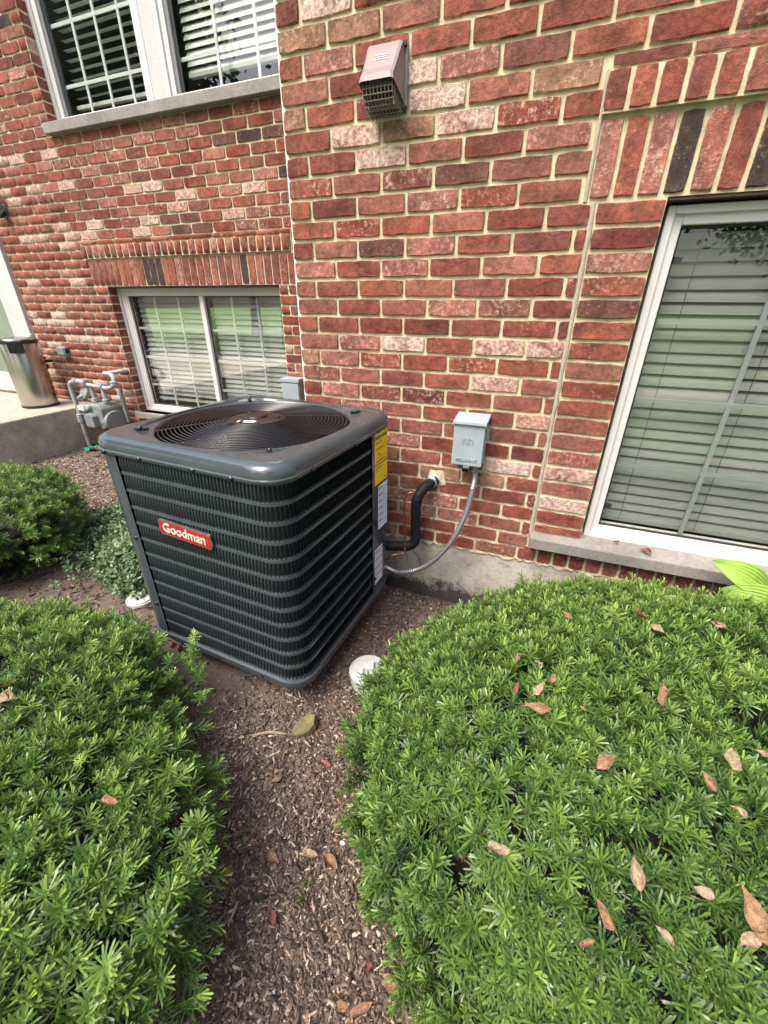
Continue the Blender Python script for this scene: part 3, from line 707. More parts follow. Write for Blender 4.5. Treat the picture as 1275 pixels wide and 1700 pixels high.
# top cover: rounded square lip lofted to a round fan opening
N = 128
def sq_at(a, w_, r):
    best = None; h = w_/2; c, s = math.cos(a), math.sin(a); t = h/max(abs(c), abs(s)); x, y = c*t, s*t; q = h-r
    if abs(x) > q and abs(y) > q:                   # on the rounded corner
        cx, cy = math.copysign(q, x), math.copysign(q, y); b_ = c*cx+s*cy; t = b_+math.sqrt(max(0, b_*b_-(cx*cx+cy*cy-r*r))); x, y = c*t, s*t
    return x, y
lev = [('s', .770, .09, .632), ('s', .773, .09, .635), ('s', .773, .09, .641), ('s', .764, .088, .6435), ('s', .764, .088, .650), ('s', .763, .088, .660), ('s', .752, .086, .674), ('s', .728, .082, .6815), ('s', .700, .078, .6835),
    ('m', .690, .08, .6835, .05), ('m', .690, .08, .6845, .40), ('m', .690, .08, .6845, .55), ('m', .690, .08, .6785, .62), ('m', .690, .08, .6775, .97), ('c', .338, .6775), ('c', .333, .6725), ('c', .331, .640)]
vs = []
for L in lev:
    for k in range(N):
        a = 2*math.pi*(k+.5)/N
        if L[0] == 's': x, y = sq_at(a, L[1], L[2]); z = L[3]
        elif L[0] == 'c': x, y, z = L[1]*math.cos(a), L[1]*math.sin(a), L[2]
        else:
            x0, y0 = sq_at(a, L[1], L[2]); x1, y1 = .338*math.cos(a), .338*math.sin(a); t = L[4]; x, y, z = x0+(x1-x0)*t, y0+(y1-y0)*t, L[3]
        vs.append((x, y, z+DZ))
fs = [(i*N+k, i*N+(k+1) % N, (i+1)*N+(k+1) % N, (i+1)*N+k) for i in range(len(lev)-1) for k in range(N)]
MB().add(vs, fs).build('top_cover', 'shell', ac, True)
sh = MB(); n2 = 64
sh.add([(.330*math.cos(2*math.pi*k/n2), .330*math.sin(2*math.pi*k/n2), z) for z in (.672+DZ, .45+DZ) for k in range(n2)]+[(0, 0, .45+DZ)], [(k, (k+1) % n2, n2+(k+1) % n2, n2+k) for k in range(n2)]+[(n2+k, n2+(k+1) % n2, 2*n2) for k in range(n2)])
sh.build('fan_shroud', 'coil', ac, True)
def dome(r): return .674+.020*(1-(r/.338)**2)+DZ
for i in range(19):
    r = .104+i*(.337-.104)/18; m = MB(); nn = 72; vs = []; fs = []
    for k in range(nn):
        a = 2*math.pi*k/nn
        for j in range(6):
            b_ = 2*math.pi*j/6; rr = r+.0020*math.cos(b_); vs.append((rr*math.cos(a), rr*math.sin(a), dome(r)+.0020*math.sin(b_)))
    for k in range(nn):
        for j in range(6): fs.append((k*6+j, ((k+1) % nn)*6+j, ((k+1) % nn)*6+(j+1) % 6, k*6+(j+1) % 6))
    m.add(vs, fs).build('guard_ring', 'wire', ac, True)
for k in range(4):
    a = math.pi/4+k*math.pi/2; m = MB()
    m.tube([(r*math.cos(a), r*math.sin(a), dome(min(r, .338))-.003) for r in np.linspace(.08, .375, 14)], .0026, 6)
    gs = m.build('guard_spoke', 'wire', ac, True)
    cx, cy = .378*math.cos(a), .378*math.sin(a); mt = Matrix.Translation((cx, cy, .679+DZ)) @ Matrix.Rotation(a, 4, 'Z')
    MB().box(-.026, .018, -.007, .007, 0, .008, mt).build('guard_clip', 'black', ac, bevel=.002)
    MB().lathe([(.006, 0), (.006, .004), (.004, .006), (.001, .0065)], 8, Matrix.Translation((cx+.004, cy, .687+DZ))).build('screw', 'black', ac)
MB().lathe([(.105, .0), (.105, .004), (.095, .008), (.040, .012), (.036, .020), (.001, .021)], 40, Matrix.Translation((0, 0, .683+DZ))).build('motor_plate', 'motor', ac, True)
for k in range(3):
    a = k*2*math.pi/3+.5; MB().lathe([(.009, 0), (.009, .006), (.004, .009), (.001, .0095)], 8, Matrix.Translation((.075*math.cos(a), .075*math.sin(a), .690+DZ))).build('motor_bolt', 'black', ac)
MB().box(-.032, .032, -.012, .012, 0, .0012, Matrix.Translation((.012, -.066, .6935+DZ)) @ Matrix.Rotation(R(14), 4, 'Z')).build('motor_label', 'white', ac)
MB().lathe([(.06, .40), (.07, .42), (.07, .66), (.001, .661)], 32, Matrix.Translation((0, 0, DZ))).build('fan_motor', 'black', ac, True)
for k in range(3):
    m = MB(); vs = []; fs = []; a0 = k*2*math.pi/3+R(38)
    for i in range(7):
        r = .07+i*.0415
        for j in range(7):
            t = j/6-.5; wdt = R(78)*(.75+.25*i/6); vs.append((r*math.cos(a0+t*wdt+.12*i/6), r*math.sin(a0+t*wdt+.12*i/6), .612+DZ-t*.085+.012*(1-4*t*t)))
    for i in range(6):
        for j in range(6): fs.append((7*i+j, 7*i+j+1, 7*i+j+8, 7*i+j+7))
    m.add(vs, fs).build('fan_blade', 'blade', ac, True)
def screw(x, y, z, nx_, ny_):
    q = Vector((nx_, ny_, 0)).to_track_quat('Z', 'Y').to_matrix().to_4x4(); q.translation = (x, y, z)
    MB().lathe([(.0075, -.002), (.0075, .0015), (.0055, .0035), (.0055, .006), (.001, .0062)], 8, q).build('screw', 'black', ac)
for s in (.0, .16, .38, .52, ST+ARC+.06, ST+ARC+.32, ST+ARC+.50):
    x, y, a, b_ = per(s); screw(x+a*.0135, y+b_*.0135, .6365+DZ, a, b_)
for s, z in ((.012, .32), (.012, .03), (.3, AC_B+.018), (.5, AC_B+.018), (ST+ARC+HS+.19, .26), (ST+ARC+HS+.19, -.03), (ST+ARC+HS+.20, .24)):
    x, y, a, b_ = per(s); screw(x+a*.004, y+b_*.004, z+DZ, a, b_)
# badge
def rrect(w_, h, r, n=6):
    out = []
    for k, (sx, sy) in enumerate(((1, 1), (-1, 1), (-1, -1), (1, -1))):
        for i in range(n):
            a = k*math.pi/2+i/(n-1)*math.pi/2; out.append((sx*(w_/2-r)+r*math.cos(a), sy*(h/2-r)+r*math.sin(a)))
    return out
BM = Matrix.Translation((-.014, -AC_W/2-.004, .403+DZ)) @ Matrix.Rotation(R(2.2), 4, 'Y') @ Matrix.Rotation(R(90), 4, 'X')
def plate(name, w_, h, r, z0, z1, mat, parent, M4):
    p = rrect(w_, h, r); k = len(p); v = [M4 @ Vector((x, y, z0)) for x, y in p]+[M4 @ Vector((x, y, z1)) for x, y in p]
    return MB().add(v, [tuple(range(k-1, -1, -1)), tuple(range(k, 2*k))]+[(i, (i+1) % k, k+(i+1) % k, k+i) for i in range(k)]).build(name, mat, parent)
bd = plate('badge', .226, .056, .010, 0, .006, 'chrome', ac, BM); bd['label'] = 'red oblong maker badge with raised cream lettering'
plate('badge_face', .216, .047, .007, .006, .0072, 'red', bd, BM)
text_part('lettering', 'Goodman', .045, 'cream', bd, BM @ Matrix.Translation((0, .001, .0078)), .0012, 1.02, .0009)
# labels on the service panel (right face, towards the wall)
def side(y, z, out=.0032): return Matrix.Translation((AC_W/2+out, y, z+DZ)) @ Matrix.Rotation(R(90), 4, 'Z') @ Matrix.Rotation(R(90), 4, 'X')
def label_sheet(name, y0, y1, z0, z1, mat, lab):
    w_, h = y1-y0, z1-z0; o = MB().box(-w_/2, w_/2, -h/2, h/2, 0, .0006, side((y0+y1)/2, (z0+z1)/2)).build(name, mat, ac); o['label'] = lab; return o, (y0+y1)/2, (z0+z1)/2, w_, h
yl, yc, zc, lw_, lh = label_sheet('energy_label', .196, .313, .414, .624, 'yellow', 'yellow energy guide label')
text_part('lettering', 'ENERGYGUIDE', .0185, 'ink', yl, side(yc, zc+.086, .0040), .0002, .88, .0006)
MB().prism([(-.006, -.004), (.006, -.004), (.0, -.014)], 0, .0005).build('arrow', 'ink', yl).matrix_local = Matrix.Translation((AC_W/2+.0040, yc-.004, zc+.076+DZ)) @ Matrix.Rotation(R(90), 4, 'Z')
text_part('lettering', '14.00', .012, 'ink', yl, side(yc-.02, zc+.018, .0040), .0002)
rl = MB()
for z, a, b_, t in ((.068, -.05, -.012, .001), (.064, -.05, -.02, .001), (.044, -.045, .02, .0012), (.038, -.05, .052, .0008), (.006, -.05, .052, .0006), (-.006, -.045, .03, .0012), (-.011, -.045, .045, .0008), (-.022, -.056, .056, .0022), (-.034, -.05, .02, .0009), (-.039, -.05, .0, .0009), (-.048, -.05, -.03, .0009), (-.092, .03, .045, .002), (.052, .0, .05, .0006)):
    rl.box(yc+a, yc+b_, -t, t, 0, .0008, Matrix(((0, 0, 1, AC_W/2+.0034), (1, 0, 0, 0), (0, 1, 0, zc+z+DZ), (0, 0, 0, 1))))
rl.build('printed_lines', 'ink', yl, kind='stuff')
def warn(y0, y1, z0, z1, bars, lab):
    o, c, zc_, w_, h = label_sheet('warning_label', y0, y1, z0, z1, 'white', lab); ib = MB()
    for i in range(bars):
        z = z1-.012-i*(h-.02)/bars; mt = lambda zz: Matrix(((0, 0, 1, AC_W/2+.0034), (1, 0, 0, 0), (0, 1, 0, zz+DZ), (0, 0, 0, 1)))
        MB().box(y0+.003, y0+.003+(w_*.45 if bars > 4 else w_-.006), -.003, .003, 0, .0008, mt(z)).build('warning_bar', 'rust_ink', o)
        for k in range(5):
            ib.box(y0+.004, y1-.004-random.random()*.02, -.0008, .0008, 0, .0008, mt(z-.006-k*.0045))
            if bars > 4: ib.box(y0+w_*.55, y1-.003-random.random()*.01, -.0008, .0008, 0, .0008, mt(z+.005-k*.005))
    ib.build('printed_lines', 'pale_ink', o, kind='stuff')
warn(.228, .316, .200, .402, 6, 'white warning label with red-brown bars under the yellow one')
warn(.194, .270, -.066, .112, 4, 'lower white warning label with red-brown bars')
for x, y in ((.26, -.27), (-.25, -.26), (.26, .28), (-.25, .27)): MB().box(x-.03, x+.03, y-.03, y+.03, -.03, AC_B+DZ+.004).build('foot', 'redbrick_foot', ac, bevel=.004)

# ================================================================== pipes and switch box on the near wall
ls_ = thing('refrigerant_line', 'black foam insulated refrigerant pipe bending from condenser into the wall', 'pipe', (0, 0, 0))
pp = spline([(.455, -.185, .036), (.53, -.15, .032), (.59, -.128, .034), (.617, -.118, .060), (.615, -.112, .12), (.612, -.110, .235), (.617, -.102, .285), (.640, -.062, .322), (.668, -.008, .338)], 8)
MB().tube(pp, [.0235+.0012*math.sin(i*1.7) for i in range(len(pp))], 14).build('foam_insulation', 'foam', ls_, True)
MB().tube([(.652, -.034, .330), (.668, .002, .339), (.672, .03, .341)], .026, 16).build('wall_sleeve', 'pvc', ls_, True)
pch = MB(); vs = []
for k in range(14):
    a = 2*math.pi*k/14; rr = .040+random.uniform(-.012, .014); vs.append((.672+rr*math.cos(a), -.001, .342+rr*math.sin(a)))
pch.add(vs+[(.672, -.006, .342)], [(i, (i+1) % 14, 14) for i in range(14)]); pch.build('mortar_patch', 'mortar', ls_)
for p, d in (((.535, -.148, .032), (.55, -.22, -.03)), ((.585, -.130, .030), (.60, -.18, -.035)), ((.612, -.118, .045), (.66, -.15, -.045))):
    t = MB(); q = np.array(p); vs = [q+.0255*np.array((.2*math.cos(a), math.cos(a)*.9, math.sin(a))) for a in np.linspace(0, 2*math.pi, 17)]
    t.tube(vs, .0022, 6); t.tube(spline([q+np.array((0, -.02, -.02)), q+(np.array(d)-q)*.6, np.array(d)], 4), .0018, 5); t.build('cable_tie', 'black', ls_, True)
ct = MB().tube(spline([(.462, -.215, -.060), (.500, -.20, -.033), (.532, -.190, .003), (.572, -.165, .008), (.580, -.155, .03), (.577, -.150, .08), (.563, -.132, .235), (.566, -.124, .285), (.585, -.115, .305), (.606, -.105, .300)], 8), .0052, 10).build('copper_tube', 'copper', None, True)
tag(ct, 'thin bare copper tube rising beside the black insulated pipe', 'pipe')

db = thing('switch_box', 'pale grey metal disconnect box on the near brick wall', 'electrical box', (.816, 0, .442))
db.scale = (.92, 1, .93)
def bl(m, *a, **k): return m
MB().box(-.062, .066, -.088, .0, .012, .212).build('box_body', 'boxgrey', db, bevel=.004)
lidm = MB(); lidm.add([(-.068, -.100, .02), (.068, -.100, .02), (.068, -.088, .02), (-.068, -.088, .02), (-.068, -.100, .208), (.068, -.100, .208), (.068, -.088, .208), (-.068, -.088, .208)], [(3, 2, 1, 0), (4, 5, 6, 7), (0, 1, 5, 4), (1, 2, 6, 5), (2, 3, 7, 6), (3, 0, 4, 7)])
lid = lidm.build('front_cover', 'boxgrey', db, bevel=.003)
MB().add([(-.072, -.110, .206), (.074, -.110, .206), (.074, .0, .214), (-.072, .0, .214), (-.072, -.108, .222), (.074, -.108, .222), (.074, .0, .236), (-.072, .0, .236)], [(3, 2, 1, 0), (4, 5, 6, 7), (0, 1, 5, 4), (1, 2, 6, 5), (2, 3, 7, 6), (3, 0, 4, 7)]).build('rain_hood', 'boxgrey', db, bevel=.003)
FM = Matrix.Translation((0, -.1006, .048)) @ Matrix.Rotation(R(90), 4, 'X')
text_part('lettering', 'MILBANK', .021, 'boxgrey', lid, FM, .0030, 1.08, .0004)
for sx in (-.0125, .0125):                        # the embossed double-arch mark
    for rr in (.0115, .0055):
        MB().tube([(sx-rr, -.1005, .118)]+[(sx+rr*math.cos(a), -.1005, .136+rr*math.sin(a)) for a in np.linspace(math.pi, 0, 9)]+[(sx+rr, -.1005, .118)], .0019, 6).build('arch_mark', 'boxgrey', lid, True)
MB().box(-.012, .016, -.104, -.086, .008, .018).build('hasp', 'steel', db, bevel=.001)
MB().lathe([(.021, -.022), (.021, -.012), (.016, -.012), (.016, .012), (.001, .012)], 14, Matrix.Translation((.032, -.05, .004))).build('conduit_connector', 'steel', db, True)
MB().lathe([(.016, -.020), (.018, .012), (.001, .012)], 10, Matrix.Translation((-.008, -.06, .0))).build('cable_bushing', 'black', db, True)
cpts = spline([(.850, -.05, .425), (.852, -.060, .364), (.832, -.088, .215), (.775, -.12, .068), (.682, -.15, -.045), (.570, -.175, -.094), (.470, -.205, -.052)], 24)
cdm = MB(); cdm.tube(cpts, [.0120+(.0011 if i % 2 else -.0010) for i in range(len(cpts))], 10)
tag(cdm.build('conduit', 'steel', None, True), 'silver flexible metal conduit looping from grey box down to condenser', 'conduit')
wp = [(.812, -.06, .42), (.80, -.062, .378), (.74, -.078, .26), (.665, -.10, .135), (.640, -.105, .10)]
tag(MB().tube(spline(wp, 8), .0017, 6).build('control_wire', 'lintel', None, True), 'thin dark wire slanting from grey box to the black pipe', 'wire')

# ================================================================== vent hood
vh = thing('vent_hood', 'tan plastic dryer vent hood with caged opening high on the brick wall', 'vent', (.418, 0, 1.645))
hw = .070; xs = [-hw, hw]
vs = [(-.062, -.012, .146), (.062, -.012, .146), (.056, -.052, .118), (-.056, -.052, .118), (-.056, -.108, .046), (.056, -.108, .046), (-.058, -.108, .036), (.058, -.108, .036)]
shell = MB(); prof = [(-.014, .148), (-.030, .146), (-.045, .128), (-.085, .072), (-.106, .052), (-.110, .036)]
def xw(i): return (.060, .060, .058, .056, .056, .058)[i]
vs = []; fs = []
for i, (y, z) in enumerate(prof): vs += [(-xw(i), y, z), (-xw(i)+.008, y-.003, z+.003), (xw(i)-.008, y-.003, z+.003), (xw(i), y, z)]
for i in range(len(prof)-1):
    for k in range(3): fs.append((4*i+k, 4*i+k+1, 4*i+k+5, 4*i+k+4))
nb = len(vs)
for i, (y, z) in enumerate(prof): vs += [(-xw(i)-.0, -.012, min(z, .030) if i else .148), (xw(i)+.0, -.012, min(z, .030) if i else .148)]
n0 = len(prof)
sp = [(-.0585, y, z) for y, z in prof]+[(-.0635, -.012, .004)]; k0 = len(vs); vs += sp; fs.append(tuple(k0+i for i in range(len(sp)))[::-1])
sp = [(.0585, y, z) for y, z in prof]+[(.0635, -.012, .004)]; k1 = len(vs); vs += sp; fs.append(tuple(k1+i for i in range(len(sp))))
shell.add(vs, fs).build('hood_shell', 'hood', vh, False)
MB().box(-.070, .070, -.012, .0, 0.0, .152).build('back_flange', 'hood', vh, bevel=.003)
MB().add([(-.036, -.0528, .1232), (.036, -.0528, .1232), (.036, -.0760, .0908), (-.036, -.0760, .0908)], [(3, 2, 1, 0)]).build('sticker', 'white', vh)
lm2 = MB()
for i, (a, b_) in enumerate(((-.022, .024), (-.016, .018), (-.028, .026))):
    t = .35+.2*i; y, z = -.0528-.0232*t, .1232-.0324*t; lm2.add([(a, y-.0012, z+.0018-.0006), (b_, y-.0012, z+.0018-.0006), (b_, y-.0026, z-.0002-.0006), (a, y-.0026, z-.0002-.0006)], [(3, 2, 1, 0)])
lm2.build('printed_lines', 'pale_ink', vh, kind='stuff')
for i in range(6):
    x = -.036+i*.0145; MB().add([(x, -.1068, .0520), (x+.0095, -.1068, .0520), (x+.0095, -.1092, .0415), (x, -.1092, .0415)], [(3, 2, 1, 0)]).build('slot', 'gasket', vh)
MB().box(-.052, .052, -.100, -.013, .030, .034).build('dark_throat', 'gasket', vh)
def cage(pts): MB().tube(pts, .0016, 5).build('cage_bar', 'hood_dark', vh)
cp_ = [(-.100, .040), (-.096, .012), (-.078, -.012), (-.014, -.026)]
for i in range(9): x = -.050+i*.0125; cage([(x*(1 if j < 2 else .94), y, z) for j, (y, z) in enumerate(cp_)])
for y, z in ((-.099, .026), (-.096, .012), (-.088, -.001), (-.078, -.012), (-.060, -.017), (-.040, -.021), (-.022, -.025)): cage([(-.052, -.014, z*.6+.004), (-.051, y, z), (.051, y, z), (.052, -.014, z*.6+.004)])
for i in range(6):
    y = -.085+i*.014; cage([(.053, y, .034+.0), (.0515, y, -.012+(-.078-y if y < -.078 else 0)*-.6)]); 
for sx in (-.060, .060): MB().box(sx-.007, sx+.007, -.022, -.011, .140, .152).build('clip', 'gasket', vh)
# ================================================================== things by the recessed wall and the porch
tc = thing('trash_can', 'brushed stainless steel step trash can on the porch', 'trash can', (-3.60, .88, .142), R(-40))
MB().lathe([(.146, .0), (.152, .004), (.152, .022), (.146, .024)], 40).build('base_ring', 'black', tc, True)
MB().lathe([(.147, .022), (.149, .03), (.149, .575), (.147, .58)], 48).build('body', 'stainless', tc, True)
MB().lathe([(.150, .578), (.153, .584), (.153, .604), (.149, .610)], 40).build('lid_rim', 'black', tc, True)
MB().lathe([(.149, .608), (.144, .620), (.10, .632), (.001, .636)], 40).build('lid', 'stainless', tc, True)
MB().box(.128, .185, -.055, .055, .505, .605).build('hinge_box', 'black', tc, bevel=.006)
MB().box(-.195, -.13, -.045, .045, .010, .022).build('pedal', 'black', tc, bevel=.004)

gm = thing('gas_meter', 'grey gas meter with pale pipework against the recessed wall', 'gas meter', (-2.96, 1.0, GZ))
gm.scale = (.92, 1, .87)
def P(x, y, z): return (x+2.96, y-1.0, z-GZ)
MBm = MB(); prof = [(-.125, .0), (-.13, .03), (-.13, .20), (-.10, .235), (.10, .235), (.13, .20), (.13, .03), (.10, .0)]
m = MB(); m.prism([(x, z) for x, z in prof], -.10, .10); o = m.build('meter_body', 'metergrey', gm, bevel=.012); o.location = P(-2.90, 1.0, .01); o.scale = (1.15, 1.1, 1.12)
m = MB(); m.prism([(-.115, .15), (.115, .15), (.115, .175), (-.115, .175)], -.112, .112); o = m.build('body_flange', 'metergrey', gm, bevel=.004); o.location = P(-2.90, 1.0, .03)
m = MB(); m.prism([(-.062, .0), (.062, .0), (.062, .12), (.03, .145), (-.03, .145), (-.062, .12)], -.07, .0); o = m.build('diaphragm_cover', 'metergrey', gm, bevel=.010); o.location = P(-2.88, .90, .045)
q = Matrix.Rotation(R(90), 4, 'Y')
m = MB().lathe([(.088, -.10), (.095, -.09), (.095, .09), (.088, .10), (.001, .10)], 24, q); o = m.build('lower_drum', 'metergrey', gm, True); o.location = P(-2.85, 1.0, .09); o.scale = (1.25, 1.2, 1.15)
m = MB().prism([(-.055, -.030), (.055, -.030), (.055, .030), (-.055, .030)], -.03, .02); o = m.build('index_box', 'pipegrey', gm, bevel=.006); o.location = P(-2.985, .885, .235)
m = MB().box(-.04, .04, -.032, -.030, -.018, .018); o = m.build('index_window', 'white', gm); o.location = P(-2.985, .885, .235)
m = MB().lathe([(.030, -.03), (.030, .02), (.022, .03), (.001, .03)], 14, Matrix.Rotation(R(90), 4, 'X')); o = m.build('index_knob', 'pipegrey', gm, True); o.location = P(-2.90, .885, .25)
m = MB().lathe([(.07, -.02), (.094, -.016), (.098, .0), (.094, .016), (.065, .026), (.036, .044), (.001, .046)], 24, Matrix.Rotation(R(62), 4, 'X') @ Matrix.Rotation(R(-20), 4, 'Y')); o = m.build('regulator', 'metergrey', gm, True); o.location = P(-3.07, 1.0, .37)
m = MB().tube([(0, 0, 0), (.02, -.085, -.02)], [.022, .016], 12); o = m.build('regulator_vent', 'pipegrey', gm, True); o.location = P(-3.07, .98, .35)
def pipe(nm_, pts, r, s=6, mat='pipegrey'): MB().tube([P(*p) for p in spline(pts, s)], r, 12).build(nm_, mat, gm, True)
pipe('riser_pipe', [(-3.165, .93, GZ-.05), (-3.17, .93, -.02), (-3.175, .94, .18)], .019)
pipe('riser_pipe', [(-3.175, .94, .18), (-3.185, .94, .40), (-3.165, .94, .475), (-3.11, .95, .495)], .020)
pipe('top_pipe', [(-3.12, .95, .495), (-3.05, .965, .495), (-2.99, .97, .485)], .026)
pipe('top_pipe', [(-2.99, .97, .47), (-2.90, .985, .455), (-2.80, 1.0, .448)], .020)
pipe('inlet_pipe', [(-2.955, .99, .46), (-2.955, .995, .34), (-2.955, 1.0, .25)], .020)
pipe('outlet_pipe', [(-2.80, 1.0, .45), (-2.80, 1.0, .34), (-2.80, 1.0, .25)], .020)
pipe('outlet_bend', [(-2.81, 1.0, .448), (-2.72, 1.0, .44), (-2.66, 1.02, .47), (-2.655, 1.04, .535), (-2.70, 1.05, .575), (-2.80, 1.06, .580)], .022, 8)
pipe('wall_pipe', [(-2.80, 1.07, .58), (-2.66, 1.12, .60), (-2.64, 1.19, .60)], .019)
for x, y, z, a in ((-3.172, .935, .12, 0), (-3.172, .935, .07, 0), (-2.955, .997, .30, 0), (-2.80, 1.0, .30, 0), (-2.80, 1.0, .45, 1), (-3.10, .955, .495, 1), (-2.99, .97, .485, 1), (-2.655, 1.03, .49, 0)):
    m = MB().lathe([(.026, -.022), (.033, -.018), (.033, -.006), (.027, -.004), (.027, .004), (.033, .006), (.033, .018), (.026, .022)], 12, Matrix.Rotation(R(90), 4, 'Y') if a else None); o = m.build('pipe_union', 'pipegrey', gm, True); o.location = P(x, y, z)
m = MB().box(-.010, .010, -.012, .012, -.075, .0); o = m.build('support_bracket', 'metergrey', gm); o.location = P(-2.70, 1.10, .42); o.scale = (1.6, 1, 5)
m = MB().tube([(-.03, -.01, .0), (.02, -.03, .005), (.03, .0, .01), (.0, .02, .0), (-.03, -.01, -.015), (-.035, -.02, -.05)], .003, 5); o = m.build('tag_wire', 'wood', gm); o.location = P(-3.165, .93, -.08)

jb = thing('junction_box', 'small grey weatherproof outlet box on the recessed wall beside the trash can', 'outlet box', (-3.44, LY, .595))
MB().box(-.052, .052, -.045, .0, 0, .078).build('box_body', 'boxgrey', jb, bevel=.006)
MB().box(-.048, .046, -.054, -.0455, .006, .074).build('flap_cover', 'metergrey', jb, bevel=.004)
MB().box(.050, .058, -.04, -.008, .02, .06).build('hinge', 'gasket', jb)
hb = thing('hose_tap', 'black hose tap and nozzle sticking out behind the trash can', 'tap', (-3.70, LY, .53))
MB().tube(spline([(0, 0, 0), (0, -.06, .0), (.01, -.10, -.01), (.02, -.13, -.03)], 6), .014, 10).build('spout', 'black', hb, True)
MB().lathe([(.020, -.012), (.034, -.008), (.034, .008), (.020, .012)], 10, Matrix.Translation((0, -.085, .035))).build('handle', 'black', hb)
MB().tube([(0, -.085, 0), (0, -.085, .04)], .007, 8).build('stem', 'copper', hb)
MB().tube(spline([(.02, -.13, -.03), (.08, -.14, -.03), (.11, -.12, -.04)], 6), [.02]*6+[.023]*7, 10).build('nozzle', 'black', hb, True)
# loose clear bag rim peeking out behind the can
bg = MB(); vs = []; fs = []
for i in range(9):
    for j in range(7):
        a = i/8*2.6-.6; rr = .07+.022*math.sin(j*1.7+i)+.03*j/6; vs.append((rr*math.cos(a)*.8, -.02-.03*math.sin(j*2+i*.8), .16-.024*j+.03*math.sin(a)))
for i in range(8):
    for j in range(6): fs.append((i*7+j, i*7+j+1, i*7+j+8, i*7+j+7))
bgo = bg.add(vs, fs).build('plastic_bag', 'clear_plastic', None, True); bgo.location = (-3.70, 1.06, .60); tag(bgo, 'crumpled clear plastic bag behind the trash can lid', 'bag')
wl = thing('wall_lamp', 'black wall lantern cut off at the left edge of the picture', 'wall lamp', (-3.66, LY, 1.78))
MB().lathe([(.055, -.012), (.055, .0), (.045, .01), (.001, .01)], 16, Matrix.Rotation(R(90), 4, 'X')).build('back_plate', 'black', wl, True)
MB().tube(spline([(0, 0, .0), (.01, -.05, -.05), (.0, -.11, -.04), (-.02, -.15, .02), (-.03, -.16, .09)], 8), [.012+.006*math.sin(i*.4) for i in range(33)], 8).build('scroll_arm', 'black', wl, True)
MB().lathe([(.03, .0), (.06, .02), (.065, .03), (.075, .17), (.09, .18), (.05, .23), (.012, .25), (.001, .27)], 6, Matrix.Translation((-.03, -.16, .09))).build('lantern', 'black', wl)
b2 = thing('switch_box', 'grey metal box on recessed wall just behind the condenser fan corner', 'electrical box', (-.80, LY, .26))
MB().box(-.075, .085, -.095, .0, 0, .255).build('box_body', 'boxgrey', b2, bevel=.004)
MB().box(-.080, .090, -.108, .0, .2555, .285).build('rain_hood', 'boxgrey', b2, bevel=.004)
c2 = MB().box(-.070, .080, -.104, -.0955, .01, .250).build('front_cover', 'boxgrey', b2, bevel=.003)
text_part('lettering', 'MILBANK', .02, 'boxgrey', c2, Matrix.Translation((.0, -.1045, .05)) @ Matrix.Rotation(R(90), 4, 'X'), .0012)

# ================================================================== yew shrubs
def sprig(seed, n=33, L=.048, nl=.0245, nw_=.0027):
    r = np.random.default_rng(seed); V = []; F = []; T = []; bend = r.normal(0, .22, 2)
    def axis(t): return np.array([bend[0]*t*t*L, bend[1]*t*t*L, t*L])
    for i in range(n):
        t = (i/n)**.75; a = i*2.39996+r.normal(0, .25); sp = (1.15-.75*max(0, t-.55)/.45)+r.normal(0, .12); l = nl*(.75+.45*math.sin(math.pi*min(1, t+.12)))*r.uniform(.8, 1.15)
        p = axis(t*.97+.03); out = np.array([math.cos(a), math.sin(a), 0]); d = out*math.sin(sp)+np.array([0, 0, 1])*math.cos(sp); s = np.cross(d, out+np.array([0, 0, .3])); s /= np.linalg.norm(s)
        up = np.cross(s, d); e = p+d*l*.84+up*.0015; tip = p+d*l-np.array([0, 0, 1])*l*.12*(1 if t < .8 else 0); k = len(V)
        V += [p-s*nw_*.38, p+s*nw_*.38, e+s*nw_*.5, e-s*nw_*.5, tip]; F += [(k, k+1, k+2), (k, k+2, k+3), (k+3, k+2, k+4)]
        b = .22+.50*t*t+r.normal(0, .06); T += [b-.08, b-.08, b, b, b+.07]
    k = len(V); w_ = .0012
    for t in (0, 1):
        c = axis(t)
        for j in range(3): V.append(c+w_*(1-.5*t)*np.array([math.cos(j*2.1), math.sin(j*2.1), 0])); T.append(.30+.4*t)
    for j in range(3): a, b = k+j, k+(j+1) % 3; F += [(a, b, b+3), (a, b+3, a+3)]
    return np.array(V), np.array(F), np.array(T)
SPR = [sprig(i) for i in range(14)]
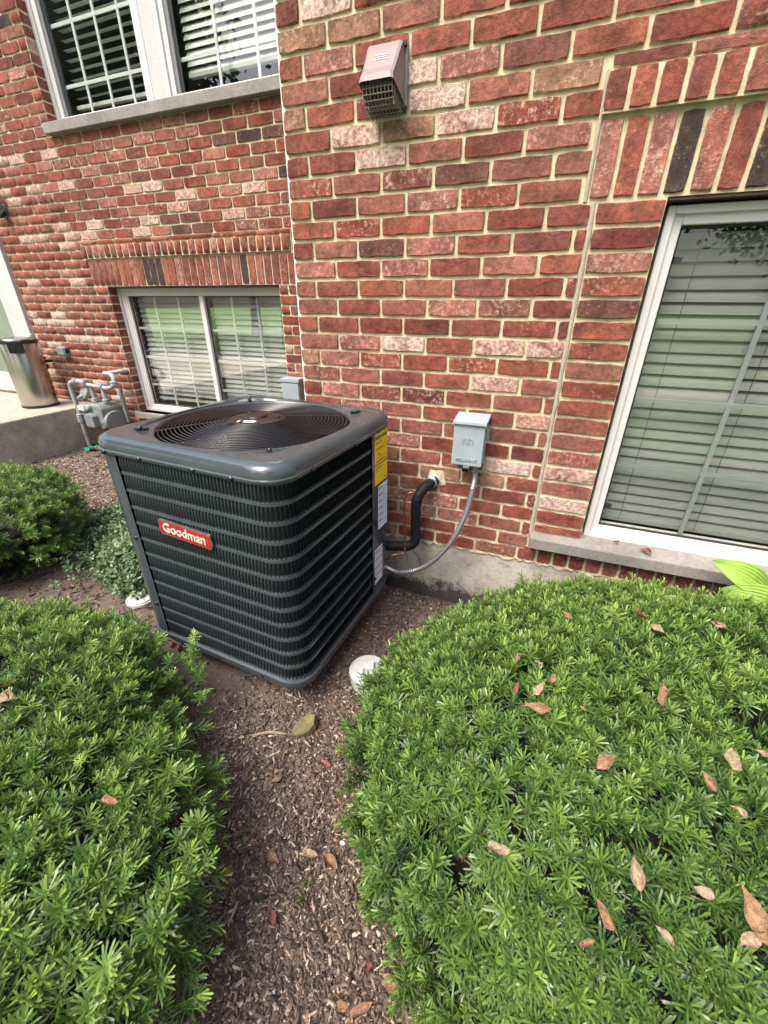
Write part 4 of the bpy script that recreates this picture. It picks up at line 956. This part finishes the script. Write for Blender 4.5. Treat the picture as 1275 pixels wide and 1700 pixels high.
class Mound:
    """rounded hedge mass: centre, half sizes, lumpy surface"""
    def __init__(s, c, a, b, hu, hd, n=2.6, lump=.07, seed=0, rot=0): s.c = np.array(c, float); s.ax = (a, b); s.hu = hu; s.hd = hd; s.n = n; s.l = lump; s.seed = seed; s.rot = rot
    def surf(s, u):
        """u: (N,3) unit directions -> points, normals"""
        rho = np.hypot(u[:, 0], u[:, 1]); k = (rho**s.n+np.abs(u[:, 2])**s.n)**(-1/s.n)
        h = np.where(u[:, 2] > 0, s.hu, s.hd); az = np.arctan2(u[:, 1], u[:, 0])
        lum = 1+s.l*2*(vnoise(u[:, 0]*3.1+5, u[:, 1]*3.1+u[:, 2]*2.3, 1.6, s.seed)-.5)+s.l*1.3*(vnoise(u[:, 0]*3+15, u[:, 1]*3+u[:, 2]*4, 4.5, s.seed+3)-.5)
        d = u*k[:, None]*lum[:, None]*np.stack([np.full(len(u), s.ax[0]), np.full(len(u), s.ax[1]), h], -1)
        nr = np.stack([u[:, 0]/s.ax[0], u[:, 1]/s.ax[1], u[:, 2]/h], -1); nr /= np.linalg.norm(nr, axis=1)[:, None]
        cr, sr = math.cos(s.rot), math.sin(s.rot); rt = lambda q: np.stack([cr*q[:, 0]-sr*q[:, 1], sr*q[:, 0]+cr*q[:, 1], q[:, 2]], -1)
        return s.c+rt(d), rt(nr)
    def sample(s, n, seed, zmin=-.75):
        r = np.random.default_rng(seed); n1 = int(n*.66); a = r.uniform(0, 2*math.pi, n)
        rho = np.concatenate([np.sqrt(r.random(n1))*.985, np.full(n-n1, 2.0)]); z = np.zeros(n); z[:n1] = (1-rho[:n1]**s.n)**(1/s.n)
        zr = r.uniform(-.92, .62, n-n1); z[n1:] = zr; rho[n1:] = (1-np.abs(zr)**s.n)**(1/s.n)
        u = np.stack([rho*np.cos(a), rho*np.sin(a), z], -1); u /= np.linalg.norm(u, axis=1)[:, None]
        return s.surf(u)+(u,)
    def hit(s, px, py):
        """first point of the mound along the view ray through a photograph pixel"""
        d = pixel_ray(px, py); cr, sr = math.cos(s.rot), math.sin(s.rot)
        for t in np.arange(.2, 4, .004):
            p = CAM+d*t-s.c; q = np.array([cr*p[0]+sr*p[1], -sr*p[0]+cr*p[1], p[2]]); e = np.array([q[0]/s.ax[0], q[1]/s.ax[1], q[2]/(s.hu if q[2] > 0 else s.hd)])
            if math.hypot(e[0], e[1])**s.n+abs(e[2])**s.n < 1: return CAM+d*t
        return None
def orient(ax, roll):
    ax = ax/np.linalg.norm(ax, axis=1)[:, None]; ref = np.where(np.abs(ax[:, 2:3]) < .9, np.array([[0, 0, 1.0]]), np.array([[1.0, 0, 0]])); u = np.cross(ref, ax); u /= np.linalg.norm(u, axis=1)[:, None]; v = np.cross(ax, u)
    c, s = np.cos(roll)[:, None], np.sin(roll)[:, None]; return u*c+v*s, v*c-u*s, ax
def foliage(pos, ax, scale, seed, tone, bank=None):
    bank = bank or SPR; r = np.random.default_rng(seed); n = len(pos); which = r.integers(0, len(bank), n); U, Vv, W = orient(ax, r.uniform(0, 6.28, n)); VV, FF, TT = [], [], []; k = 0
    for w_ in range(len(bank)):
        i = np.where(which == w_)[0]
        if not len(i): continue
        v, f, t = bank[w_]; q = v[None]*scale[i][:, None, None]
        g_ = q[..., 0:1]*U[i][:, None]+q[..., 1:2]*Vv[i][:, None]+q[..., 2:3]*W[i][:, None]+pos[i][:, None]
        VV.append(g_.reshape(-1, 3)); FF.append((f[None]+(np.arange(len(i))*len(v))[:, None, None]).reshape(-1, 3)+k); TT.append((t[None]+tone[i][:, None]).ravel()); k += len(i)*len(v)
    return np.concatenate(VV), np.concatenate(FF), np.clip(np.concatenate(TT), 0, 1)
def shrub(name, label, mound, n, sc, mat, seed, extra=(), group='yew shrubs', core=.80):
    root = thing('yew_shrub', label, 'shrub', (mound.c[0], mound.c[1], GZ), 0, group); base = np.array([mound.c[0], mound.c[1], GZ]); r = np.random.default_rng(seed)
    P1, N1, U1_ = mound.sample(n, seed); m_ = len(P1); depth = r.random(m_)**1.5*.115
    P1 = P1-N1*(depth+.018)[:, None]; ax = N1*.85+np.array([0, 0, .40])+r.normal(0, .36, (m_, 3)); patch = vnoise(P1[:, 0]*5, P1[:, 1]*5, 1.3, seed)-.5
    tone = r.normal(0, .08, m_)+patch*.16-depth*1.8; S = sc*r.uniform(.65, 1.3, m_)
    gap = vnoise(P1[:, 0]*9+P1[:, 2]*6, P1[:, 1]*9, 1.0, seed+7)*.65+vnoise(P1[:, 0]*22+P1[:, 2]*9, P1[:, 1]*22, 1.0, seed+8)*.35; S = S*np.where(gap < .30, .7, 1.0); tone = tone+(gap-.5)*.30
    dd = (gap < .25) & (depth < .06) & (r.random(m_) < .30) & (P1[:, 2] > GZ+.05); dP, dA, dS = P1[dd]-N1[dd]*.035, ax[dd], S[dd]*.8
    ok = (P1[:, 2] > GZ+.01) & ((gap > .16) | (depth > .035)); P1, ax, S, tone = P1[ok], ax[ok], S[ok], tone[ok]
    lg = r.random(len(P1)) < .03; P1 = P1+ax*(lg*.022/np.linalg.norm(ax, axis=1))[:, None]; S = np.where(lg, S*1.08, S); tone = tone+lg*.14
    if len(extra):
        E_ = np.array([e[:3] for e in extra]); A_ = np.array([e[3:6] for e in extra]); P1 = np.concatenate([P1, E_]); ax = np.concatenate([ax, A_]); S = np.concatenate([S, [e[6] for e in extra]]); tone = np.concatenate([tone, [e[7] for e in extra]])
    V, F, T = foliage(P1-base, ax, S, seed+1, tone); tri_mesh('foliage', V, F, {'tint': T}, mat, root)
    if len(dP): V, F, T = foliage(dP-base, dA, dS, seed+5, np.zeros(len(dP))); tri_mesh('dead_needles', V, F, {'tint': T}, 'dead', root)
    # woody core: dark twig mass inside the foliage
    vs = []; fs = []; na, nz_ = 40, 16; u = []
    for j in range(nz_+1):
        e = -.75+j/nz_*(math.pi/2+.75)
        for i in range(na): a = 2*math.pi*i/na; u.append((math.cos(a)*math.cos(e), math.sin(a)*math.cos(e), math.sin(e)))
    p, _ = mound.surf(np.array(u)); p = mound.c+(p-mound.c)*np.array([core, core, 1-.125/mound.hu]); p[:, 2] = np.maximum(p[:, 2], GZ-.02); p = p-base; p += r.normal(0, .008, p.shape)
    MB().add(p, [(j*na+i, j*na+(i+1) % na, (j+1)*na+(i+1) % na, (j+1)*na+i) for j in range(nz_) for i in range(na)]).build('twig_core', 'twig', root)
    st = MB()
    for i in range(7):
        a = i*.9; b0 = np.array([.06*math.cos(a), .06*math.sin(a), -.03]); tp = np.array([mound.ax[0]*.55*math.cos(a), mound.ax[1]*.55*math.sin(a), .22]); st.tube(spline([b0, (b0+tp)*.5+np.array([0, 0, .05]), tp], 4), [.016-.0013*k for k in range(9)], 6)
    st.build('stems', 'twig', root, kind='stuff')
    return root
mR = Mound((1.575, -.86, -.06), .86, .72, .33, .19, 2.35, .06, 1, .28); mL = Mound((-.25, -1.80, -.06), .87, .74, .23, .19, 2.35, .10, 5); mF = Mound((-1.78, -.75, -.05), .60, .54, .29, .20, 2.3, .09, 9)
shoot_l = [(.135, -1.03, -.01, .1, .1, 1, 1.15, .10), (.14, -1.025, .035, .12, .1, 1, 1.0, .28), (.148, -1.02, .078, .2, .1, 1, .85, .55)]
shoot_l += [(x, y, z, random.uniform(-.3, .5), random.uniform(-.1, .4), 1, random.uniform(.9, 1.3), .05) for x, y, z in ((.11, -1.04, -.05), (.07, -1.07, -.03), (.17, -1.07, -.06), (.13, -1.02, -.09), (.05, -1.02, -.05), (.20, -1.10, -.09), (-.13, -1.07, .03), (-.06, -1.08, .02), (.01, -1.06, .01), (.10, -1.10, -.03), (.02, -1.12, .0))]
for px, py in ((58, 1227), (60, 1357), (107, 1116), (12, 1196), (130, 1262)):
    p = mL.hit(px, py)
    if p is not None: shoot_l.append((p[0], p[1], p[2]-.015, .1, -.2, 1, .55, .75))
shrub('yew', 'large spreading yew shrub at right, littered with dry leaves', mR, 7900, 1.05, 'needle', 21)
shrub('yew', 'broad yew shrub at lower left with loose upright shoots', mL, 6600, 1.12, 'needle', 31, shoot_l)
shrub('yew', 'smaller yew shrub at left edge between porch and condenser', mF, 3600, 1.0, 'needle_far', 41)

# broad-leaved groundcover behind the condenser
def leaflet(seed):
    r = np.random.default_rng(seed); V = []; F = []; T = []
    for i in range(7):
        a = i*2.4; t = i/7; p = np.array([0, 0, .045*t]); o = np.array([math.cos(a), math.sin(a), .35+.3*t]); o /= np.linalg.norm(o); s = np.cross(o, (0, 0, 1)); s /= np.linalg.norm(s); l = .026*r.uniform(.8, 1.2); w_ = l*.30; k = len(V)
        V += [p+o*.004, p+o*l*.5+s*w_+np.array([0, 0, .003]), p+o*l*.5-s*w_+np.array([0, 0, .003]), p+o*l, p+o*l*.5]; F += [(k, k+1, k+4), (k, k+4, k+2), (k+1, k+3, k+4), (k+4, k+3, k+2)]; b = .4+.25*t+r.normal(0, .12); T += [b-.1, b, b, b+.1, b-.12]
    return np.array(V), np.array(F), np.array(T)
LB = [leaflet(i) for i in range(8)]; r = np.random.default_rng(3)
blobs = [(-1.05, -.05, .30, .42, .10), (-.85, -.40, .20, .22, .10), (-1.25, .30, .30, .30, .08), (-.72, -.62, .12, .05, .05), (-1.9, .75, .35, .22, .08), (-1.35, -.25, .2, .2, .08)]; pos = []
for cx, cy, a, b_, h in blobs:
    n = int(8200*a*b_*3.14)+60; x = r.normal(0, .5, n); y = r.normal(0, .5, n); z = 1.5*h*np.exp(-(x*x+y*y)*.6)*r.uniform(.35, 1.1, n); pos.append(np.stack([cx+a*x, cy+b_*y, GZ+z], -1))
pos = np.concatenate(pos); pos = pos[~((pos[:, 0] > -.34) & (pos[:, 1] > -.95))]
V, F, T = foliage(pos, np.stack([r.normal(0, .5, len(pos)), r.normal(0, .5, len(pos)), np.ones(len(pos))], -1), r.uniform(.7, 1.2, len(pos)), 9, r.normal(0, .1, len(pos)), LB)
tag(tri_mesh('groundcover', V, F, {'tint': T}, 'cover'), 'low pale green leafy groundcover beside the condenser', 'groundcover')

# bright hosta at the right edge
hs = thing('hosta_plant', 'lime green hosta leaves below the right window sill', 'plant', (1.96, -.16, GZ))
def hosta_leaf(base, tip, width, fold, lift):
    b0, t0 = np.array(base)-np.array((1.96, -.16, GZ)), np.array(tip)-np.array((1.96, -.16, GZ)); d = t0-b0; l = np.linalg.norm(d); d /= l; s = np.cross(d, (.15, -.75, .65)); s /= np.linalg.norm(s); up = np.cross(s, d); vs = []; fs = []; n, m_ = 14, 28; vn = []
    for i in range(n+1):
        t = i/n; wd = width*(math.sin(math.pi*min(1, t*.93+.06))**.75)*(1-.35*t)+.001
        for j in range(m_+1):
            q = j/m_*2-1; vs.append(b0+d*l*t+s*wd*q+up*(lift*math.sin(math.pi*t)+fold*abs(q)*wd+.0022*math.cos(q*28)*(1-t*.6))); vn.append(.5+.5*math.cos(q*28))
    for i in range(n):
        for j in range(m_): a = i*(m_+1)+j; fs.append((a, a+1, a+m_+2, a+m_+1))
    lo = MB().add(vs, fs).build('leaf', 'hosta', hs, True); at_ = lo.data.attributes.new('vein', 'FLOAT', 'POINT'); at_.data.foreach_set('value', vn)
hosta_leaf((1.935, -.15, .15), (1.745, -.13, .235), .062, .15, .03); hosta_leaf((1.98, -.19, .13), (1.775, -.20, .165), .062, .15, .02); hosta_leaf((1.97, -.14, .10), (2.14, -.20, .20), .06, .3, .02); hosta_leaf((1.95, -.2, .03), (1.90, -.36, .13), .05, .3, .02)
hosta_leaf((1.99, -.12, .10), (2.06, -.05, .26), .05, .3, .02)
for tx, ty, tz in ((1.935, -.15, .15), (1.98, -.19, .13), (1.97, -.14, .10), (1.95, -.2, .03), (1.99, -.12, .10)): MB().tube(spline([(0, 0, 0), ((tx-1.96)*.4, (ty+.16)*.4, (tz-GZ)*.6), (tx-1.96, ty+.16, tz-GZ)], 5), .004, 6).build('leaf_stalk', 'hosta', hs, True)

# ================================================================== clean-outs, stone, sticks, leaves
def cleanout(loc, label, h=.055, rz=.4, r0=.073):
    t = thing('cleanout_cap', label, 'drain cap', loc, rz, 'white drain clean-outs'); MB().lathe([(r0-.004, -.08), (r0-.004, h-.022), (r0+.001, h-.020), (r0+.001, h-.006)], 40).build('pipe_collar', 'pvc', t, True)
    MB().lathe([(r0-.006, h-.012), (r0-.006, h), (r0-.009, h+.003), (.001, h+.003)], 40).build('cap', 'pvc', t, True); MB().box(-.020, .020, -.020, .020, h+.0025, h+.022).build('square_nut', 'pvc', t, bevel=.002)
cleanout((.624, -.700, -.24), 'white round drain cap with square nut at edge of right shrub', .06, .35)
cleanout((-.62, -.655, GZ-.03), 'flat white drain cap at the left of the condenser', .045, .1, .066)
rk = MB(); rng = random.Random(2); ring = []
ring = [(.034, .030), (.006, .058), (-.020, .044), (-.034, .010), (-.030, -.030), (-.012, -.056), (.010, -.048), (.024, -.026), (.036, .004)]
n9 = 9; rk.add([(x, y, -.01) for x, y in ring]+[(x*1.03, y*1.03, .012+rng.uniform(-.003, .003)) for x, y in ring]+[(x*.90, y*.92, .017+rng.uniform(-.004, .003)) for x, y in ring]+[(0, 0, .017)], [(i, (i+1) % 9, 9+(i+1) % 9, 9+i) for i in range(9)]+[(9+i, 9+(i+1) % 9, 18+(i+1) % 9, 18+i) for i in range(9)]+[(18+i, 18+(i+1) % 9, 27) for i in range(9)])
ro = rk.build('stone', 'moss', None); ro.location = (.50, -.965, float(ground_z(.5, -.965))+.012); ro.scale = (.9, .82, 1); ro.rotation_euler = (.35, -.15, -.5); tag(ro, 'flat mossy yellow-green stone on the mulch in front of the condenser', 'stone')
def gpt(px, py):
    d = pixel_ray(px, py); z = GZ
    for _ in range(4): t = (z-CAM[2])/d[2]; p = CAM+d*t; z = float(ground_z(p[0], p[1]))
    return p
def stick(p, q, r_, label, mat='wood'):
    a, b_ = gpt(*p), gpt(*q); mid = (a+b_)/2+np.array((0, .006, .004)); o = MB().tube(spline([a-mid+(0, 0, r_+.004), (0, 0, r_+.006), b_-mid+(0, 0, r_+.004)], 4), [r_*.5, r_, r_*1.1, r_, r_*1.2, r_, r_*1.1, r_*.9, r_*.5], 6).build('twig', mat, None, True); o.location = mid; tag(o, label, 'twig', 'twigs on the mulch')
stick((417, 1224), (476, 1221), .004, 'bark stick lying beside the mossy stone'); stick((437, 1452), (458, 1480), .0013, 'pale thin straw beside the green weed sprig'); stick((317, 1482), (376, 1477), .0015, 'thin bent twig near the lower left shrub'); stick((383, 1530), (397, 1498), .003, 'pale wood splinter on dark mulch near lower left shrub'); stick((412, 1400), (425, 1412), .0025, 'short reddish stem on mulch between the shrubs', 'leaf_red')
pb = MB().lathe([(.001, -.004), (.006, -.004), (.0075, 0), (.006, .004), (.001, .0045)], 10).build('pebble', 'pvc', None, True); g_ = gpt(569, 1402); pb.location = g_+np.array((0, 0, .006)); pb.scale = (1.3, .75, 1); tag(pb, 'small white pebble on the mulch between the shrubs', 'pebble')
def weed(px, py, label, n=5, s=.8):
    g_ = gpt(px, py); r = np.random.default_rng(px); P_ = np.tile(np.zeros(3), (n, 1)); A_ = np.stack([r.normal(0, 1, n), r.normal(0, 1, n), np.full(n, .7)], -1); V, F, T = foliage(P_, A_, np.full(n, s), px, np.full(n, -.08)); o = tri_mesh('weed_sprig', V, F, {'tint': T}, 'needle', None, None); o.location = g_; tag(o, label, 'seedling', 'green sprigs on the mulch')
weed(515, 1490, 'small green sprig alone on the mulch between the shrubs', 4, .62); weed(573, 1205, 'small green sprig beside the right shrub near the drain cap', 3, .55)
for i, (px, py, lab) in enumerate(((152, 748, 'scrap of green plastic at the foot of the gas pipe'), (166, 902, 'left scrap of green plastic in the groundcover'), (197, 906, 'right scrap of green plastic in the groundcover'))):
    g_ = gpt(px, py); m = MB(); r = np.random.default_rng(i); vs = []
    for a in range(4):
        for b_ in range(4): vs.append((.022*(a-1.5)+r.normal(0, .004), .018*(b_-1.5)+r.normal(0, .004), .012+r.normal(0, .010)))
    m.add(vs, [(4*a+b_, 4*a+b_+1, 4*a+b_+5, 4*a+b_+4) for a in range(3) for b_ in range(3)]); o = m.build('plastic_scrap', 'green_plastic', None, True); o.location = g_+np.array((0, 0, .02 if i else .01)); o.scale = (1.4, 1.4, 1.4) if i == 0 else (1, 1, 1); tag(o, lab, 'plastic scrap', 'green plastic scraps')
def leaf_mesh(seed):
    r = random.Random(seed); vs = []; fs = []; n, m_ = 12, 6; cu, tw = r.uniform(.5, 1.7), r.uniform(-1.8, 1.8); f1, f2, f3 = r.uniform(3, 6), r.uniform(0, 6), r.uniform(.4, 1.1)
    for i in range(n+1):
        t = i/n; wd = (.29*math.sin(math.pi*t**.85)**.9*(1.12-.3*t)+.004)*(1+.08*math.sin(9*t+f2))
        for j in range(m_+1):
            q = j/m_*2-1; x = t-.5; y = wd*q; z = cu*.5*x*x+abs(q)**1.4*wd*(f3+.4*math.sin(f1*t+f2+(2 if q > 0 else 0)))+.022*math.sin(f1*3*t+q*3+f2)*abs(q)-.010*(abs(q) < .05); a = tw*x
            y *= 1-.25*f3*abs(q); vs.append((x, y*math.cos(a)-z*math.sin(a), y*math.sin(a)+z*math.cos(a)))
    for i in range(n):
        for j in range(m_): a = i*(m_+1)+j; fs.append((a, a+1, a+m_+2, a+m_+1))
    k = len(vs); z0 = vs[m_//2][2]; y0 = vs[m_//2][1]
    vs += [(-.49, y0-.008, z0), (-.49, y0+.008, z0), (-.72, y0+.03, z0+.05), (-.72, y0+.018, z0+.055)]; fs.append((k, k+1, k+2, k+3))
    me = bpy.data.meshes.new('dry_leaf'); me.from_pydata(vs, [], fs); me.polygons.foreach_set('use_smooth', [True]*len(fs)); return me
LEAFM = [leaf_mesh(i) for i in range(6)]; LM = {}
def leaf(p, nrm, size, ang, mat, label, group, k):
    key = (k % 6, mat)
    if key not in LM: me = LEAFM[k % 6].copy(); me.materials.append(M[mat]); LM[key] = me
    o = bpy.data.objects.new('dry_leaf', LM[key]); COL.objects.link(o); n_ = Vector(nrm).normalized(); o.rotation_euler = (n_.to_track_quat('Z', 'Y').to_matrix() @ Matrix.Rotation(ang, 3, 'Z')).to_euler(); o.location = p; o.scale = (size,)*3; tag(o, label, 'leaf', group)
on_right = [(940, 1026, 26, 0, 'leaf', 'small tan dry leaf high on the large right shrub, leftmost of the upper row'), (1008, 1017, 22, 1, 'leaf_pale', 'pale curled leaf bit on upper right shrub'), (1064, 1027, 26, 2, 'leaf_red', 'reddish brown dry leaf high on the right shrub near the sill'),
    (1090, 1050, 26, .2, 'leaf_pale', 'pale tan dry leaf just below the reddish one on the right shrub'), (1190, 1041, 26, 2.6, 'leaf_pale', 'pale dry leaf on the right shrub below the hosta'), (1250, 1045, 18, .3, 'leaf_red', 'dark brown leaf bit at right edge below the hosta'), (1268, 1107, 24, 1.2, 'leaf', 'tan dry leaf cut by the right edge of the picture, upper one'),
    (857, 1098, 26, 2.0, 'leaf', 'narrow brown dry leaf standing on the middle of the right shrub'), (893, 1104, 14, .5, 'leaf_pale', 'tiny pale leaf bit beside the narrow brown leaf'), (917, 1131, 22, 1.9, 'leaf', 'brown leaf bit above the crumpled pale leaf'), (895, 1147, 30, 1.5, 'leaf_pale', 'crumpled pale dry leaf in the middle of the right shrub'), (858, 1148, 26, 2.7, 'leaf_red', 'dark brown curled leaf left of the crumpled pale leaf'),
    (892, 1182, 48, .75, 'leaf', 'long folded tan leaf pointing up right on the right shrub'), (966, 1180, 14, .2, 'leaf', 'little brown scrap right of the long folded leaf'), (1099, 1160, 44, 2.4, 'leaf', 'broad flat orange brown dry leaf on the right shrub'), (1006, 1271, 46, 1.7, 'leaf', 'upright tan dry leaf in centre of the right shrub'), (1212, 1265, 48, 2.7, 'leaf_pale', 'wide crumpled tan leaf toward the right edge'),
    (1174, 1302, 36, 2.7, 'leaf', 'curled leaf just below the wide crumpled leaf'), (1262, 1256, 24, .2, 'leaf_pale', 'small tan leaf at right edge beside the wide crumpled leaf'), (1222, 1350, 28, 2.4, 'leaf_pale', 'pale leaf fragment low at the right edge'), (829, 1412, 44, .6, 'leaf_pale', 'pale torn leaf with holes on the lower left of the right shrub'), (1055, 1453, 52, 2.2, 'leaf_pale', 'long narrow pale leaf on the lower right shrub'),
    (1165, 1485, 36, 2.5, 'leaf_pale', 'brown and pale leaf right of the long narrow leaf'), (1003, 1520, 46, 2.9, 'leaf', 'tan curled leaf low on the right shrub'), (1245, 1520, 84, 2.3, 'leaf', 'big orange brown folded leaf at the lower right edge'), (1245, 1560, 52, .6, 'leaf_pale', 'tan leaf beneath the big folded leaf at the lower right edge'), (973, 1570, 30, 1.4, 'leaf', 'dull brown leaf half sunk in needles at the bottom'), (1100, 1555, 34, 2.9, 'leaf_pale', 'pale leaf fragment near the bottom of the right shrub')]
for k, (px, py, spx, ang, mat, lab) in enumerate(on_right):
    p = mR.hit(px, py)
    if p is None: continue
    dist = (p-CAM)@CF; nn = (p-mR.c)/np.array((.86**2, .72**2, .33**2)); nn = nn/np.linalg.norm(nn)*.6+np.array((0, -.35, .5))+RNG.normal(0, .2, 3); leaf(p+np.array((0, 0, .008))-pixel_ray(px, py)*.006, nn, spx*.88*dist/FPX, ang, mat, lab, 'dry leaves caught on the right shrub', k)
for k, (px, py, spx, ang, mat, lab) in enumerate([(18, 1165, 32, .3, 'leaf_pale', 'pink tan dry leaf on the lower left shrub near the left edge'), (14, 1140, 24, .6, 'leaf', 'tan dry leaf just above the pink tan one on the lower left shrub'), (186, 1336, 26, .4, 'leaf', 'orange brown star-like leaf in a hollow of the lower left shrub')]):
    p = mL.hit(px, py)
    if p is not None: leaf(p-pixel_ray(px, py)*.02+np.array((0, 0, .01)), (0, -.2, 1), spx*1.2*((p-CAM)@CF)/FPX, ang, mat, lab, 'dry leaves caught on the lower left shrub', k+3)
gl = [(461, 1298, 22, 1.2, 'leaf', 'tan leaf on mulch below the mossy stone'),
    (541, 1272, 22, .2, 'leaf_red', 'pinkish red leaf on mulch near the right shrub'),
    (546, 1435, 34, 1.2, 'leaf', 'tan oval leaf on mulch right of the white pebble'),
    (512, 1425, 34, .3, 'leaf_pale', 'pale tan leaf on mulch below the white pebble'),
    (455, 1430, 28, 2.4, 'leaf', 'brown leaf left of the white pebble'),
    (380, 1452, 26, .6, 'leaf', 'brown leaf on the mulch near the lower left shrub'),
    (456, 1530, 28, 1.4, 'leaf_red', 'dark red oval leaf on mulch below the green sprig'),
    (570, 1672, 34, 1.3, 'leaf', 'tan brown leaf at the bottom of the mulch path, left one'),
    (601, 1680, 40, 1.4, 'leaf', 'tan brown leaf at the bottom of the mulch path, right one'),
    (610, 1615, 26, 1.5, 'leaf_red', 'narrow rust leaf above the bottom leaves'),
    (650, 1640, 40, .4, 'leaf', 'dull brown leaf at the foot of the right shrub'),
    (322, 1190, 18, .6, 'leaf_red', 'dark red leaf on bare soil left of the condenser front'),
    (295, 1080, 20, .2, 'leaf', 'orange tan leaf at the foot of the condenser behind the tall shoot')]
for k, (px, py, spx, ang, mat, lab) in enumerate(gl):
    p = gpt(px, py); leaf(p+np.array((0, 0, .012)), (RNG.normal(0, .25), RNG.normal(0, .25), 1), spx*.95*((p-CAM)@CF)/FPX, ang, mat, lab, 'fallen leaves on the mulch', k)
leaf((1.46, .012, .170), (0, 0, 1), .028, .3, 'leaf_red', 'small red leaf bit on the window sill, left one', 'leaf bits on the window sill', 1); leaf((1.565, -.02, .165), (0, -.1, 1), .045, 2.9, 'leaf_red', 'red dry leaf on the window sill, right one', 'leaf bits on the window sill', 2)

# ================================================================== the far side of the garden, mirrored in the panes
TL = []
def tl(seed):
    r = np.random.default_rng(seed); V = []; F = []; T = []
    for i in range(12):
        p = r.normal(0, .16, 3); a = r.normal(0, 1, 3); a /= np.linalg.norm(a); b_ = np.cross(a, r.normal(0, 1, 3)); b_ /= np.linalg.norm(b_); l = r.uniform(.07, .12); k = len(V); V += [p, p+a*l*.5+b_*l*.3, p+a*l, p+a*l*.5-b_*l*.3]; F += [(k, k+1, k+2), (k, k+2, k+3)]; T += [.5+r.normal(0, .15)]*4
    return np.array(V), np.array(F), np.array(T)
TL = [tl(i) for i in range(6)]
def tree(loc, h, cr_, tr, label, seed, n=1500):
    t = thing('tree', label, 'tree', loc, 0, 'trees across the lawn'); r = np.random.default_rng(seed); tk = MB(); top = h-cr_*1.1
    tk.tube(spline([(0, 0, -.1), (.03, .02, top*.4), (.0, .06, top), (.05, 0, h-.3*cr_)], 5), [tr*1.35, tr*1.1]+[tr*(1-.05*k) for k in range(14)], 10)
    for i in range(6):
        a = i*1.05; tk.tube(spline([(0, .03, top*.85+.12*i), (cr_*.35*math.cos(a), cr_*.35*math.sin(a), top+.5*cr_), (cr_*.7*math.cos(a), cr_*.7*math.sin(a), top+.75*cr_)], 4), [tr*.45-.035*tr*k for k in range(9)], 6)
    tk.build('trunk', 'bark', t, True)
    u = r.normal(size=(n, 3)); u /= np.linalg.norm(u, axis=1)[:, None]; rad = cr_*r.random(n)**.4*(.8+.4*vnoise(u[:, 0]*2+4, u[:, 1]*2+u[:, 2], 1.5, seed)); p = u*rad[:, None]*np.array((1, 1, .85))+np.array((0, 0, h-cr_*.75))
    V, F, T = foliage(p, r.normal(0, 1, (n, 3)), r.uniform(.9, 1.7, n)*cr_/2.2, seed, r.normal(0, .1, n), TL); tri_mesh('crown', V, F, {'tint': T}, 'tree_leaf', t)
tree((4.6, -7.5, -.45), 6.2, 2.3, .30, 'tree with a stout trunk mirrored in the right window', 1); tree((-9, -11, -.45), 7.0, 2.8, .26, 'broad tree mirrored in the lower left window', 2); tree((-15, -17, -.45), 9, 3.6, .3, 'taller tree further back mirrored in the left windows', 3); tree((-3.5, -19, -.45), 8, 3.2, .28, 'slim unseen tree across the lawn, kept for light and reflections', 4); tree((8, -18, -.45), 9, 3.6, .3, 'unseen tree standing behind the stout one, kept for light and reflections', 5); tree((-13.5, -8.0, -.45), 11.5, 4.2, .32, 'tall tree at far left across the lawn, mirrored in the upper windows', 7, 3200)  # slim tree and the one behind the stout trunk: unseen, kept for reflections
